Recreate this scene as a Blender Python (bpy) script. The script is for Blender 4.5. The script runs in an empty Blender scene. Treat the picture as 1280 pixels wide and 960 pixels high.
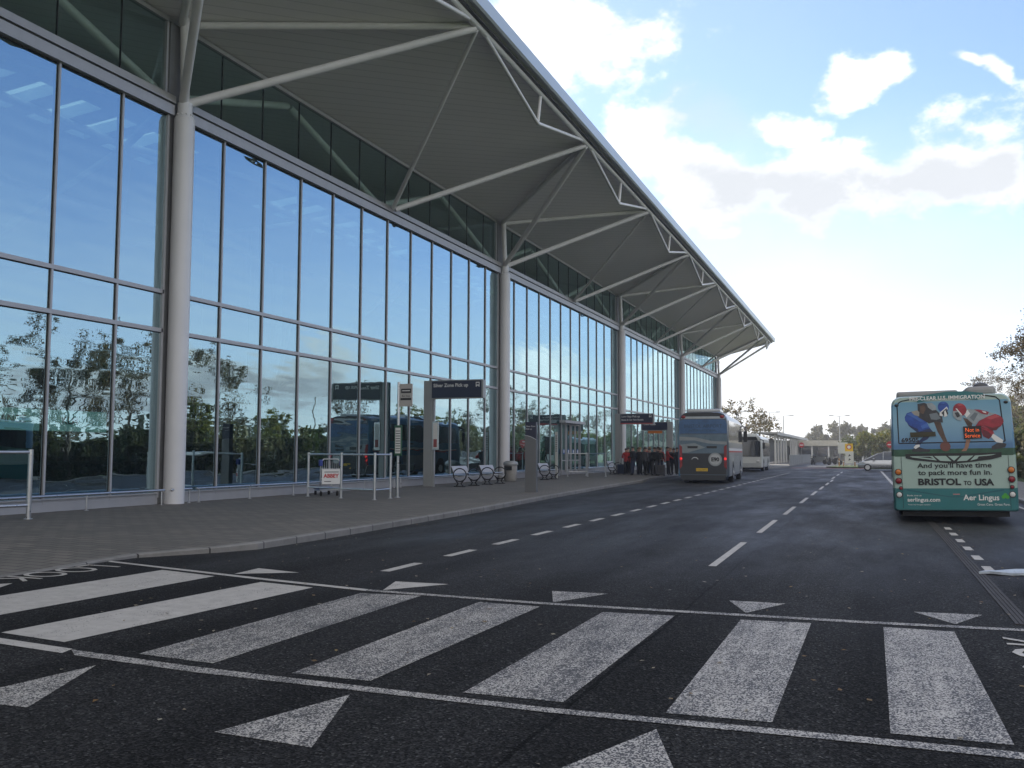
import bpy, bmesh, math, random
from mathutils import Vector, Matrix
R_ = math.radians
scn = bpy.context.scene
COL = scn.collection
random.seed(7)

# ------------------------------------------------------------------ helpers
class MB:
    """collects simple solids, builds ONE mesh object"""
    def __init__(s): s.v = []; s.f = []; s.m = []; s.sm = []
    def add(s, vs, fs, mi=0, smooth=False):
        b = len(s.v); s.v += [tuple(v) for v in vs]
        for f in fs: s.f.append([b + i for i in f]); s.m.append(mi); s.sm.append(smooth)
        return s
    def box(s, x0, x1, y0, y1, z0, z1, mi=0):
        vs = [(x0,y0,z0),(x1,y0,z0),(x1,y1,z0),(x0,y1,z0),(x0,y0,z1),(x1,y0,z1),(x1,y1,z1),(x0,y1,z1)]
        return s.add(vs, [(3,2,1,0),(4,5,6,7),(0,1,5,4),(1,2,6,5),(2,3,7,6),(3,0,4,7)], mi)
    def bbox(s, x0, x1, y0, y1, z0, z1, b=.02, mi=0):
        """box with chamfered edges"""
        bm = bmesh.new(); bmesh.ops.create_cube(bm, size=1)
        for v in bm.verts: v.co = Vector(((x0+x1)/2+v.co.x*(x1-x0), (y0+y1)/2+v.co.y*(y1-y0), (z0+z1)/2+v.co.z*(z1-z0)))
        bmesh.ops.bevel(bm, geom=bm.edges[:], offset=b, segments=2, affect='EDGES', profile=.5)
        bm.verts.index_update()
        s.add([v.co[:] for v in bm.verts], [[v.index for v in f.verts] for f in bm.faces], mi); bm.free(); return s
    def tube(s, p, q, r, n=10, mi=0, r2=None, cap=True):
        p = Vector(p); q = Vector(q); d = (q-p)
        if d.length < 1e-6: return s
        d.normalize(); a = d.orthogonal().normalized(); b = d.cross(a); r2 = r if r2 is None else r2
        vs = []
        for k in range(n):
            t = 2*math.pi*k/n; o = a*math.cos(t)+b*math.sin(t); vs += [p+o*r, q+o*r2]
        fs = [(2*k, (2*k+2) % (2*n), (2*k+3) % (2*n), 2*k+1) for k in range(n)]
        s.add(vs, fs, mi, True)
        if cap:
            s.add([vs[2*k] for k in range(n)], [list(range(n))[::-1]], mi); s.add([vs[2*k+1] for k in range(n)], [list(range(n))], mi)
        return s
    def path(s, pts, r, n=8, mi=0, closed=False):
        L = list(pts) + ([pts[0]] if closed else [])
        for a, b in zip(L, L[1:]): s.tube(a, b, r, n, mi)
        for p in pts[1:-1] if not closed else pts: s.ball(p, r*1.01, 6, 4, mi)
        return s
    def ball(s, c, r, nu=12, nv=8, mi=0, sc=(1,1,1), z0=-1.):
        vs = []; fs = []
        for j in range(nv+1):
            t = -math.pi/2+math.pi*j/nv
            if math.sin(t) < z0: t = math.asin(z0)
            for i in range(nu):
                a = 2*math.pi*i/nu
                vs.append((c[0]+r*sc[0]*math.cos(t)*math.cos(a), c[1]+r*sc[1]*math.cos(t)*math.sin(a), c[2]+r*sc[2]*math.sin(t)))
        for j in range(nv):
            for i in range(nu): fs.append((j*nu+i, j*nu+(i+1) % nu, (j+1)*nu+(i+1) % nu, (j+1)*nu+i))
        return s.add(vs, fs, mi, True)
    def prism(s, pts, axis, a, b, mi=0):
        """polygon pts (2D) extruded along axis from a to b. axis 'y': pts=(x,z); 'x': (y,z); 'z': (x,y)"""
        def P(p, t): return {'y': (p[0], t, p[1]), 'x': (t, p[0], p[1]), 'z': (p[0], p[1], t)}[axis]
        n = len(pts); vs = [P(p, a) for p in pts]+[P(p, b) for p in pts]
        fs = [list(range(n))[::-1], list(range(n, 2*n))]+[(i, (i+1) % n, n+(i+1) % n, n+i) for i in range(n)]
        return s.add(vs, fs, mi)
    def disc(s, c, r, axis, a, b, n=20, mi=0, sx=1.):
        return s.prism([(c[0]+r*sx*math.cos(2*math.pi*k/n), c[1]+r*math.sin(2*math.pi*k/n)) for k in range(n)], axis, a, b, mi)
    def loft(s, rings, mi=0, smooth=True, caps=True):
        n = len(rings[0]); vs = [p for r in rings for p in r]; fs = []
        for j in range(len(rings)-1):
            for i in range(n): fs.append((j*n+i, j*n+(i+1) % n, (j+1)*n+(i+1) % n, (j+1)*n+i))
        s.add(vs, fs, mi, smooth)
        if caps: s.add(rings[0], [list(range(n))[::-1]], mi); s.add(rings[-1], [list(range(n))], mi)
        return s
    def build(s, name, mats, parent=None, fix=True, loc=None, rot=None):
        me = bpy.data.meshes.new(name); me.from_pydata(s.v, [], s.f)
        for m in (mats if isinstance(mats, (list, tuple)) else [mats]): me.materials.append(m)
        me.polygons.foreach_set('material_index', s.m); me.polygons.foreach_set('use_smooth', s.sm)
        if fix:
            bm = bmesh.new(); bm.from_mesh(me); bmesh.ops.recalc_face_normals(bm, faces=bm.faces); bm.to_mesh(me); bm.free()
        me.update()
        return link(bpy.data.objects.new(name, me), parent, loc, rot)
def link(o, parent=None, loc=None, rot=None):
    COL.objects.link(o)
    if parent: o.parent = parent
    if loc: o.location = loc
    if rot: o.rotation_euler = rot
    return o
def tag(o, label, cat, group=None):
    o['label'] = label; o['category'] = cat
    if group: o['group'] = group
    return o
def kind(o, k): o['kind'] = k; return o
def thing(name, label, cat, loc=(0,0,0), rz=0, group=None):
    o = link(bpy.data.objects.new(name, None), None, loc, (0,0,rz)); o.empty_display_size = .3
    return tag(o, label, cat, group)
def kids(o): return [c for c in bpy.data.objects if c.parent == o]
def dup(root, loc, rz=None, label=None, group=None, sc=None, parent=None):
    r = root.copy(); COL.objects.link(r)
    if parent is not None: r.parent = parent
    if loc is not None: r.location = loc
    if rz is not None: r.rotation_euler = (0,0,rz)
    if label: r['label'] = label
    if group: r['group'] = group
    if sc: r.scale = (sc,)*3 if not isinstance(sc, tuple) else sc
    for c in kids(root): dup(c, None, parent=r)
    return r
def txt(name, s, size, m, parent, loc, rot, xs=1., align='LEFT', bold=0., ext=.0015):
    c = bpy.data.curves.new(name, 'FONT'); c.body = s; c.size = size; c.extrude = ext; c.offset = bold; c.align_x = align
    c.resolution_u = 3; c.materials.append(m)
    o = link(bpy.data.objects.new(name, c), parent, loc, rot); o.scale = (xs, 1, 1); return o
REAR = (R_(90), 0, 0)      # text standing up, read from -y

# ------------------------------------------------------------------ materials
def nt(name):
    m = bpy.data.materials.new(name); m.use_nodes = True; t = m.node_tree
    return m, t, t.nodes['Principled BSDF'], t.nodes['Material Output']
def nd(t, ty, ins=None, **kw):
    n = t.nodes.new(ty)
    for k, v in kw.items(): setattr(n, k, v)
    for k, v in (ins or {}).items():
        if hasattr(v, 'is_linked') or hasattr(v, 'links'): t.links.new(v, n.inputs[k])
        else: n.inputs[k].default_value = v
    return n
def c4(c, k=1.): return (c[0]*k, c[1]*k, c[2]*k, 1)
def ramp(t, fac, stops, interp='LINEAR'):
    n = nd(t, 'ShaderNodeValToRGB', {'Fac': fac}); n.color_ramp.interpolation = interp
    e = n.color_ramp.elements
    while len(e) < len(stops): e.new(.5)
    for x, (p, c) in zip(e, stops): x.position = p; x.color = c if len(c) == 4 else c4(c)
    return n.outputs['Color']
def mth(t, op, a, b=None, c=None, clamp=False):
    n = t.nodes.new('ShaderNodeMath'); n.operation = op; n.use_clamp = clamp
    for i, v in enumerate((a, b, c)):
        if v is None: continue
        if isinstance(v, (int, float)): n.inputs[i].default_value = v
        else: t.links.new(v, n.inputs[i])
    return n.outputs[0]
def mixc(t, fac, a, b):
    n = t.nodes.new('ShaderNodeMix'); n.data_type = 'RGBA'
    for i, v in ((0, fac), (6, a), (7, b)):
        if isinstance(v, (int, float)): n.inputs[i].default_value = v
        elif isinstance(v, tuple): n.inputs[i].default_value = v if len(v) == 4 else c4(v)
        else: t.links.new(v, n.inputs[i])
    return n.outputs[2]
def coords(t, scale=(1,1,1), rot=(0,0,0), src='Object'):
    c = nd(t, 'ShaderNodeTexCoord')
    return nd(t, 'ShaderNodeMapping', {'Vector': c.outputs[src], 'Scale': scale, 'Rotation': rot}).outputs[0]
def noise(t, v, scale, detail=4, rough=.55):
    return nd(t, 'ShaderNodeTexNoise', {'Vector': v, 'Scale': scale, 'Detail': detail, 'Roughness': rough}).outputs['Fac']
def pm(name, col, rough=.5, metal=0., var=.12, scale=3., bump=0., bscale=40., spec=.5, coat=0.):
    m, t, b, o = nt(name); v = coords(t)
    f = noise(t, v, scale)
    t.links.new(ramp(t, f, [(.25, c4(col, 1-var)), (.75, c4(col, 1+var))]), b.inputs['Base Color'])
    rr = nd(t, 'ShaderNodeMapRange', {'Value': noise(t, v, scale*4, 3), 'To Min': max(.02, rough-.08), 'To Max': min(1, rough+.08)})
    t.links.new(rr.outputs[0], b.inputs['Roughness'])
    b.inputs['Metallic'].default_value = metal; b.inputs['Specular IOR Level'].default_value = spec; b.inputs['Coat Weight'].default_value = coat
    if bump:
        bn = nd(t, 'ShaderNodeBump', {'Height': noise(t, v, bscale, 2), 'Strength': bump, 'Distance': .01}); t.links.new(bn.outputs[0], b.inputs['Normal'])
    return m
M = {}
M['white_steel'] = pm('white_steel', (.74,.73,.72), .38, var=.05)
M['col_white'] = pm('column_white', (.70,.70,.71), .34, var=.04, scale=1.2)
M['frame'] = pm('frame_grey', (.44,.44,.45), .4, .25, .06)
M['seal_shade'] = pm('seal_shade_black', (.01,.011,.012), .6)
M['fascia'] = pm('fascia_grey', (.55,.60,.62), .35, .2, .04, .6)
M['alu'] = pm('brushed_metal', (.55,.56,.57), .3, .9, .08)
M['sign_grey'] = pm('sign_grey', (.33,.34,.34), .45, .2, .05)
M['bench'] = pm('bench_metal', (.46,.45,.44), .5, .25, .06)
M['navy'] = pm('navy', (.012,.016,.045), .35, var=.05)
M['white'] = pm('white_paint', (.75,.75,.73), .45, var=.04)
M['offwhite'] = pm('offwhite', (.55,.55,.52), .6, var=.08)
M['black'] = pm('black_plastic', (.012,.012,.013), .45)
M['rubber'] = pm('rubber', (.015,.015,.015), .8)
M['dark_grey'] = pm('dark_grey', (.05,.052,.055), .5)
M['mid_grey'] = pm('mid_grey', (.16,.165,.17), .5)
M['totem'] = pm('totem_grey', (.14,.145,.15), .5, .2, .06, 2, .1)
M['red'] = pm('red', (.5,.03,.03), .45)
M['red_cloth'] = pm('red_cloth', (.36,.028,.028), .85, var=.25)
M['black_cloth'] = pm('black_cloth', (.012,.013,.016), .9, var=.3)
M['blue_cloth'] = pm('blue_cloth', (.03,.045,.09), .9, var=.3)
M['grey_cloth'] = pm('grey_cloth', (.09,.09,.1), .9, var=.3)
M['skin'] = pm('skin', (.5,.3,.22), .55)
M['hair'] = pm('hair', (.03,.02,.014), .7)
M['green_dk'] = pm('dark_green_paint', (.02,.10,.055), .4)
M['blue_pl'] = pm('blue_plastic', (.02,.05,.28), .4)
M['yellow'] = pm('yellow', (.75,.48,.02), .45)
M['orange'] = pm('orange', (.7,.2,.02), .5)
M['concrete'] = pm('concrete', (.30,.29,.27), .85, var=.18, scale=2.5, bump=.4, bscale=60)
M['bark'] = pm('bark', (.055,.045,.035), .9, var=.3, scale=8, bump=.6, bscale=20)
M['fence'] = pm('fence_grey', (.30,.31,.31), .6, var=.08, scale=1.5)

def m_window(name, col=(.02,.025,.03), rough=.05):
    return pm(name, col, .09, 0, .1, 2, spec=.9, coat=.6)
M['vglass'] = m_window('vehicle_glass')
def m_lamp(name, col, e):
    m, t, b, o = nt(name); b.inputs['Base Color'].default_value = c4(col); b.inputs['Roughness'].default_value = .25
    b.inputs['Emission Color'].default_value = c4(col); b.inputs['Emission Strength'].default_value = e; return m
m_glow = m_lamp
M['lamp_red'] = pm('lamp_red', (.22,.012,.018), .2, var=.2)
M['lamp_redlit'] = m_lamp('lamp_red_lit', (1,.03,.03), .3)
M['lamp_amber'] = pm('lamp_amber', (.55,.17,.03), .2, var=.2)
M['lamp_white'] = pm('lamp_clear', (.6,.6,.58), .15, var=.2)
M['led'] = m_lamp('led_orange', (1,.14,.02), .30)

def m_glass(name='facade_glass', base=.50, k=.48, tint=(.42,.55,.51,1)):
    m = bpy.data.materials.new(name); m.use_nodes = True; t = m.node_tree
    t.nodes.remove(t.nodes['Principled BSDF']); out = t.nodes['Material Output']
    v = coords(t, (.5,.5,2.6))
    hgt = noise(t, v, 1.1, 1.5, .4)
    oi = nd(t, 'ShaderNodeObjectInfo')
    bn = nd(t, 'ShaderNodeBump', {'Height': hgt, 'Strength': .35, 'Distance': .012})
    # every pane sits a hair out of true
    rv = nd(t, 'ShaderNodeVectorMath', {0: nd(t, 'ShaderNodeCombineXYZ', {'X': 0., 'Y': mth(t, 'SUBTRACT', oi.outputs['Random'], .5), 'Z': mth(t, 'SUBTRACT', mth(t, 'FRACT', mth(t, 'MULTIPLY', oi.outputs['Random'], 17.3)), .5)}).outputs[0], 1: (.010,.010,.010)}, operation='MULTIPLY')
    nn = nd(t, 'ShaderNodeVectorMath', {0: nd(t, 'ShaderNodeVectorMath', {0: bn.outputs[0], 1: rv.outputs[0]}, operation='ADD').outputs[0]}, operation='NORMALIZE')
    fr = nd(t, 'ShaderNodeFresnel', {'IOR': 1.5})
    ge = nd(t, 'ShaderNodeNewGeometry')
    fac = mth(t, 'MULTIPLY', mth(t, 'ADD', mth(t, 'MULTIPLY', fr.outputs[0], k), base), mth(t, 'SUBTRACT', 1., ge.outputs['Backfacing']))
    tr = nd(t, 'ShaderNodeBsdfTransparent', {'Color': tint})
    gl = nd(t, 'ShaderNodeBsdfGlossy', {'Color': (.64,.90,1,1), 'Roughness': 0., 'Normal': nn.outputs[0]})
    mx = nd(t, 'ShaderNodeMixShader', {0: fac, 1: tr.outputs[0], 2: gl.outputs[0]})
    t.links.new(mx.outputs[0], out.inputs[0]); return m
M['glass'] = m_glass(); M['glass_clear'] = m_glass('clerestory_glass', .12, .5, (.84,.90,.87,1))

def m_asphalt():
    m, t, b, o = nt('asphalt'); v = coords(t)
    vo = nd(t, 'ShaderNodeTexVoronoi', {'Vector': v, 'Scale': 75., 'Randomness': 1.})
    vb = nd(t, 'ShaderNodeTexVoronoi', {'Vector': v, 'Scale': 22., 'Randomness': 1.})
    big = noise(t, v, .16, 5, .6)
    vs = coords(t, (1.2,.05,1)); streak = noise(t, vs, 1., 4, .6)
    fine = noise(t, v, 150., 2)
    base = ramp(t, vo.outputs['Color'], [(.1, (.004,.0042,.0046)), (.6, (.016,.0165,.017)), (.85, (.036,.037,.038)), (.98, (.095,.095,.093))])
    k = mth(t, 'ADD', mth(t, 'MULTIPLY', big, .75), mth(t, 'MULTIPLY', streak, .75))
    kk = nd(t, 'ShaderNodeMapRange', {'Value': k, 'From Min': .45, 'From Max': 1.0, 'To Min': .75, 'To Max': 1.9}).outputs[0]
    base = nd(t, 'ShaderNodeVectorMath', {0: base, 1: nd(t, 'ShaderNodeCombineXYZ', {'X': kk, 'Y': kk, 'Z': kk}).outputs[0]}, operation='MULTIPLY').outputs[0]
    xx = nd(t, 'ShaderNodeSeparateXYZ', {0: v}).outputs['X']
    wob = mth(t, 'ADD', xx, mth(t, 'MULTIPLY', noise(t, coords(t, (.3,.15,1)), 1., 3), .5))
    lane = nd(t, 'ShaderNodeMapRange', {'Value': mth(t, 'SINE', mth(t, 'MULTIPLY', wob, 3.3)), 'From Min': -.2, 'From Max': .9, 'To Min': 1.12, 'To Max': .80}, interpolation_type='SMOOTHSTEP').outputs[0]
    seam = mth(t, 'LESS_THAN', mth(t, 'ABSOLUTE', mth(t, 'ADD', mth(t, 'ADD', xx, 1.82), mth(t, 'MULTIPLY', mth(t, 'SUBTRACT', noise(t, v, 1.5, 4), .5), .10))), .016)
    lane = mth(t, 'MULTIPLY', lane, mth(t, 'SUBTRACT', 1., mth(t, 'MULTIPLY', seam, .6)))
    oil = ramp(t, noise(t, v, 1.1, 5, .6), [(.60, (1,1,1)), (.72, (.6,.6,.6))])
    base = nd(t, 'ShaderNodeVectorMath', {0: nd(t, 'ShaderNodeVectorMath', {0: base, 1: nd(t, 'ShaderNodeCombineXYZ', {'X': lane, 'Y': lane, 'Z': lane}).outputs[0]}, operation='MULTIPLY').outputs[0], 1: oil}, operation='MULTIPLY').outputs[0]
    spk = ramp(t, fine, [(.70, (0,0,0)), (.78, (1,1,1))])
    base = mixc(t, mth(t, 'MULTIPLY', spk, .35), base, (.16,.16,.155))
    t.links.new(base, b.inputs['Base Color'])
    # damp stretches farther along the lane shine
    yy = nd(t, 'ShaderNodeSeparateXYZ', {0: v}).outputs['Y']
    wet = nd(t, 'ShaderNodeMapRange', {'Value': mth(t, 'ADD', yy, mth(t, 'MULTIPLY', noise(t, coords(t, (.5,.2,1)), 1., 4, .6), 8.)), 'From Min': 10., 'From Max': 22.}, interpolation_type='SMOOTHSTEP').outputs[0]
    dn = nd(t, 'ShaderNodeMapRange', {'Value': noise(t, coords(t, (.55,.14,1)), 1., 5, .65), 'From Min': .35, 'From Max': .7, 'To Min': .35, 'To Max': 1.}).outputs[0]
    wet = mth(t, 'MULTIPLY', wet, dn)
    t.links.new(mth(t, 'SUBTRACT', .95, mth(t, 'MULTIPLY', wet, .47)), b.inputs['Roughness'])
    t.links.new(mth(t, 'ADD', .10, mth(t, 'MULTIPLY', wet, .45)), b.inputs['Specular IOR Level'])
    bn = nd(t, 'ShaderNodeBump', {'Height': mth(t, 'ADD', vo.outputs['Distance'], mth(t, 'MULTIPLY', vb.outputs['Distance'], .5)), 'Strength': .9, 'Distance': .010}); t.links.new(bn.outputs[0], b.inputs['Normal'])
    return m
M['asphalt'] = m_asphalt()
def m_paint(name, worn):
    m, t, b, o = nt(name); v = coords(t)
    vo = nd(t, 'ShaderNodeTexVoronoi', {'Vector': v, 'Scale': 105., 'Randomness': 1.})
    big = noise(t, v, 2.2, 5, .65); st = noise(t, coords(t, (3.5,.45,1)), 1.3, 4, .7)
    tk = noise(t, coords(t, (9.,.5,1)), 1., 3, .6)
    w = mth(t, 'ADD', mth(t, 'ADD', mth(t, 'MULTIPLY', big, .5), mth(t, 'MULTIPLY', st, .55)), mth(t, 'MULTIPLY', tk, .35))
    thr = mth(t, 'ADD', mth(t, 'MULTIPLY', w, -1.25), worn)
    mask = mth(t, 'GREATER_THAN', vo.outputs['Color'], thr)
    col = ramp(t, noise(t, v, 6., 5, .7), [(.3, (.36,.345,.32)), (.7, (.50,.485,.45))])
    asp = ramp(t, vo.outputs['Color'], [(.1, (.03,.03,.032)), (.6, (.08,.08,.08))])
    t.links.new(mixc(t, mask, asp, col), b.inputs['Base Color']); b.inputs['Roughness'].default_value = .7
    bn = nd(t, 'ShaderNodeBump', {'Height': vo.outputs['Distance'], 'Strength': .35, 'Distance': .006}); t.links.new(bn.outputs[0], b.inputs['Normal'])
    return m
M['paint'] = m_paint('road_paint_fresh', .95); M['paint_worn'] = m_paint('road_paint_worn', 1.47); M['paint_mid'] = m_paint('road_paint_midworn', 1.38)
def m_pavers():
    m, t, b, o = nt('block_paving'); v = coords(t)
    br = nd(t, 'ShaderNodeTexBrick', {'Vector': v, 'Color1': (.21,.19,.16,1), 'Color2': (.125,.117,.102,1), 'Mortar': (.022,.021,.02,1), 'Scale': 1., 'Mortar Size': .014, 'Bias': 0., 'Brick Width': .42, 'Row Height': .21})
    n1 = noise(t, v, .5, 5, .65); n2 = noise(t, v, 60, 3)
    c = mixc(t, ramp(t, n1, [(.35, (0,0,0)), (.7, (.7,.7,.7))]), br.outputs['Color'], (.10,.096,.086))
    c = mixc(t, ramp(t, noise(t, v, 1.6, 6, .75), [(.58, (0,0,0)), (.72, (.6,.6,.6))]), c, (.05,.048,.045))
    c = mixc(t, mth(t, 'MULTIPLY', n2, .3), c, (.2,.19,.17))
    t.links.new(c, b.inputs['Base Color']); b.inputs['Roughness'].default_value = .75
    bn = nd(t, 'ShaderNodeBump', {'Height': br.outputs['Fac'], 'Strength': -.6, 'Distance': .01}); t.links.new(bn.outputs[0], b.inputs['Normal']); return m
M['pavers'] = m_pavers()
def m_kerb():
    m, t, b, o = nt('kerb_stone'); v = coords(t)
    n = noise(t, v, 1.2, 5, .7); n2 = noise(t, v, 40, 3)
    y = nd(t, 'ShaderNodeSeparateXYZ', {0: v}).outputs['Y']
    j = mth(t, 'LESS_THAN', mth(t, 'FRACT', mth(t, 'MULTIPLY', y, 1.09)), .025)
    c = ramp(t, n, [(.3, (.17,.165,.155)), (.75, (.31,.30,.285))]); c = mixc(t, mth(t, 'MULTIPLY', n2, .35), c, (.1,.1,.09))
    c = mixc(t, j, c, (.03,.03,.03)); t.links.new(c, b.inputs['Base Color']); b.inputs['Roughness'].default_value = .8; return m
M['kerb'] = m_kerb()
def m_soffit():
    m, t, b, o = nt('soffit_boards'); v = coords(t, (1,1,1), (0,0,R_(33.7)))
    x = nd(t, 'ShaderNodeSeparateXYZ', {0: v}).outputs['X']
    fr = mth(t, 'FRACT', mth(t, 'MULTIPLY', x, 2.6))
    line = mth(t, 'LESS_THAN', fr, .10)
    n = noise(t, v, .5, 3)
    c = mixc(t, line, ramp(t, n, [(.3, (.84,.81,.81)), (.7, (.87,.84,.84))]), (.70,.68,.68))
    t.links.new(c, b.inputs['Base Color']); b.inputs['Roughness'].default_value = .5
    bn = nd(t, 'ShaderNodeBump', {'Height': mth(t, 'PINGPONG', fr, .5), 'Strength': .15, 'Distance': .03}); t.links.new(bn.outputs[0], b.inputs['Normal']); return m
M['soffit'] = m_soffit()
def m_grass():
    m, t, b, o = nt('grass'); v = coords(t)
    c = ramp(t, noise(t, v, .7, 6, .7), [(.3, (.035,.06,.016)), (.7, (.075,.12,.03))]); t.links.new(c, b.inputs['Base Color']); b.inputs['Roughness'].default_value = .95
    bn = nd(t, 'ShaderNodeBump', {'Height': noise(t, v, 25., 3), 'Strength': .8, 'Distance': .08}); t.links.new(bn.outputs[0], b.inputs['Normal']); return m
M['grass'] = m_grass()
def m_leaf(name, stops):
    m, t, b, o = nt(name); g = nd(t, 'ShaderNodeNewGeometry')
    f = mth(t, 'FRACT', mth(t, 'ADD', g.outputs['Random Per Island'], mth(t, 'MULTIPLY', noise(t, coords(t), .9, 2), .5)))
    c = ramp(t, f, [(i/(len(stops)-1), s) for i, s in enumerate(stops)]); t.links.new(c, b.inputs['Base Color'])
    b.inputs['Roughness'].default_value = .6; b.inputs['Specular IOR Level'].default_value = .2
    tr = nd(t, 'ShaderNodeBsdfTranslucent', {'Color': c}); mx = nd(t, 'ShaderNodeMixShader', {0: .35, 1: b.outputs[0], 2: tr.outputs[0]})
    t.links.new(mx.outputs[0], o.inputs[0]); return m
M['leaf_green'] = m_leaf('leaves_green', [(.035,.06,.015), (.06,.085,.02), (.10,.11,.03), (.05,.07,.02)])
M['leaf_autumn'] = m_leaf('leaves_autumn', [(.10,.09,.03), (.14,.12,.035), (.20,.13,.04), (.07,.08,.03), (.16,.10,.04)])
M['leaf_dark'] = m_leaf('leaves_dark', [(.022,.035,.014), (.04,.05,.018), (.06,.06,.025), (.03,.04,.015)])
M['leaf_yellow'] = m_leaf('leaves_yellowgreen', [(.09,.12,.02), (.14,.16,.03), (.20,.17,.03), (.08,.10,.02)])
M['leaf_far'] = m_leaf('leaves_far', [(.09,.10,.045), (.12,.12,.055), (.14,.12,.06), (.10,.11,.05)])  # leaf tones lightened to imitate haze, and sun on some hedges
M['leaf_brown'] = m_leaf('leaves_brown', [(.05,.045,.025), (.08,.065,.03), (.12,.08,.035), (.06,.06,.025)])
M['leaf_litter'] = m_leaf('leaf_litter', [(.30,.22,.10), (.16,.10,.05), (.36,.33,.26), (.22,.13,.05)])

# ------------------------------------------------------------------ camera
cam = bpy.data.cameras.new('camera'); co = link(bpy.data.objects.new('camera', cam)); scn.camera = co
f = 1156.; d1 = Vector((450, 86, f)).normalized(); up = Vector((50, -15619, f)).normalized()
up = (up-d1*up.dot(d1)).normalized(); rx = d1.cross(up)
if rx.x < 0: rx = -rx
RW = Matrix((rx, d1, up))          # image axes (right, down, forward) -> world
cx_, cy_, cz_ = RW @ Vector((1,0,0)), -(RW @ Vector((0,1,0))), -(RW @ Vector((0,0,1)))
mw = Matrix.Identity(4)
for i, a in enumerate((cx_, cy_, cz_)):
    for j in range(3): mw[j][i] = a[j]
mw[0][3], mw[1][3], mw[2][3] = 0, 0, 1.6
co.matrix_world = mw
cam.sensor_fit = 'HORIZONTAL'; cam.sensor_width = 36; cam.lens = 36*f/1280; cam.clip_end = 5000; cam.clip_start = .1

# ------------------------------------------------------------------ light and sky
SUN_AZ, SUN_EL = R_(-42), R_(26)          # azimuth from +y towards +x
sd = Vector((math.sin(SUN_AZ)*math.cos(SUN_EL), math.cos(SUN_AZ)*math.cos(SUN_EL), math.sin(SUN_EL)))
sl = bpy.data.lights.new('sun', 'SUN'); sl.energy = 4.5; sl.angle = R_(.5); sl.color = (1,.93,.82)
so = link(bpy.data.objects.new('sun', sl)); so.rotation_euler = (-sd).to_track_quat('-Z', 'Y').to_euler(); so.location = (-30,60,60)
W = bpy.data.worlds.new('World'); scn.world = W; W.use_nodes = True; t = W.node_tree; bg = t.nodes['Background']
sky = nd(t, 'ShaderNodeTexSky', sky_type='NISHITA', sun_disc=False, sun_elevation=SUN_EL, sun_rotation=SUN_AZ, altitude=180., air_density=1., dust_density=.3, ozone_density=2.5)
tc = nd(t, 'ShaderNodeTexCoord'); dv = tc.outputs['Generated']
sp = nd(t, 'ShaderNodeSeparateXYZ', {0: dv})
az0 = mth(t, 'ARCTAN2', sp.outputs['X'], sp.outputs['Y']); el0 = mth(t, 'ARCSINE', sp.outputs['Z'])
wv = nd(t, 'ShaderNodeTexNoise', {'Vector': dv, 'Scale': 7., 'Detail': 3., 'Roughness': .5}).outputs['Color']; ws = nd(t, 'ShaderNodeSeparateXYZ', {0: wv})
az = mth(t, 'ADD', az0, mth(t, 'MULTIPLY', mth(t, 'SUBTRACT', ws.outputs['X'], .5), .16)); el = mth(t, 'ADD', el0, mth(t, 'MULTIPLY', mth(t, 'SUBTRACT', ws.outputs['Y'], .5), .11))
n1 = noise(t, nd(t, 'ShaderNodeMapping', {'Vector': dv, 'Scale': (1,1,1.5)}).outputs[0], 13., 10, .60)
n2 = noise(t, nd(t, 'ShaderNodeMapping', {'Vector': dv, 'Scale': (1,1,2.2), 'Location': (3,1,7)}).outputs[0], 4., 5, .55)
def ab(px, py):
    d = RW @ Vector((px-640, py-480, f)); d.normalize(); return math.atan2(d.x, d.y), math.asin(d.z)
def blob(u, v, a, b, tilt=0.):
    du = mth(t, 'SUBTRACT', az, u); dv_ = mth(t, 'SUBTRACT', el, v); c, s = math.cos(tilt), math.sin(tilt)
    p = mth(t, 'ADD', mth(t, 'MULTIPLY', du, c/a), mth(t, 'MULTIPLY', dv_, s/a)); q = mth(t, 'ADD', mth(t, 'MULTIPLY', du, -s/b), mth(t, 'MULTIPLY', dv_, c/b))
    r = mth(t, 'SQRT', mth(t, 'ADD', mth(t, 'MULTIPLY', p, p), mth(t, 'MULTIPLY', q, q)))
    return mth(t, 'SUBTRACT', 1., r)
def blobs(L):
    o = None
    for b_ in L: x = blob(*b_); o = x if o is None else mth(t, 'MAXIMUM', o, x)
    return o
K = .00083    # radians per photo pixel near the middle
def B(px, py, a, b, tl=0.): u, v = ab(px, py); return (u, v, a*K, b*K, tl)
white = [B(775,50,120,66,.1), B(690,40,130,100), B(1085,82,72,24,.45), B(1235,70,54,12,-.75), B(800,200,130,60), B(965,165,60,34), B(1190,200,165,64), B(1120,240,190,56), B(880,240,140,66), B(1000,225,110,52), B(1265,225,70,56), B(790,190,90,56),
         (.34,.075,.08,.05,0.), (.42,.05,.12,.04,0.), (.58,.075,.15,.04,0.), (.75,.07,.14,.045,0.), (.22,.05,.12,.06,0), (-.62,.35,.25,.2,0), (-1.4,.3,.5,.2,0)]
over = nd(t, 'ShaderNodeMapRange', {'Value': el0, 'From Min': .70, 'From Max': .95, 'To Min': -1.2, 'To Max': .7}).outputs[0]  # cloud cover added overhead, out of view, for neutral fill light
back = nd(t, 'ShaderNodeMapRange', {'Value': mth(t, 'ABSOLUTE', az0), 'From Min': 1.15, 'From Max': 1.55, 'To Min': -1.2, 'To Max': .75}).outputs[0]  # unseen cloud added behind and beside the camera for the same fill
grey = [B(960,255,170,52,-.25), B(1150,238,210,48,-.08), B(1030,285,120,34,-.3), B(870,170,90,36,-.4), B(1250,235,90,40,0.), (.60,.055,.18,.03,0.), (.74,.045,.16,.03,0.)]
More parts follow.
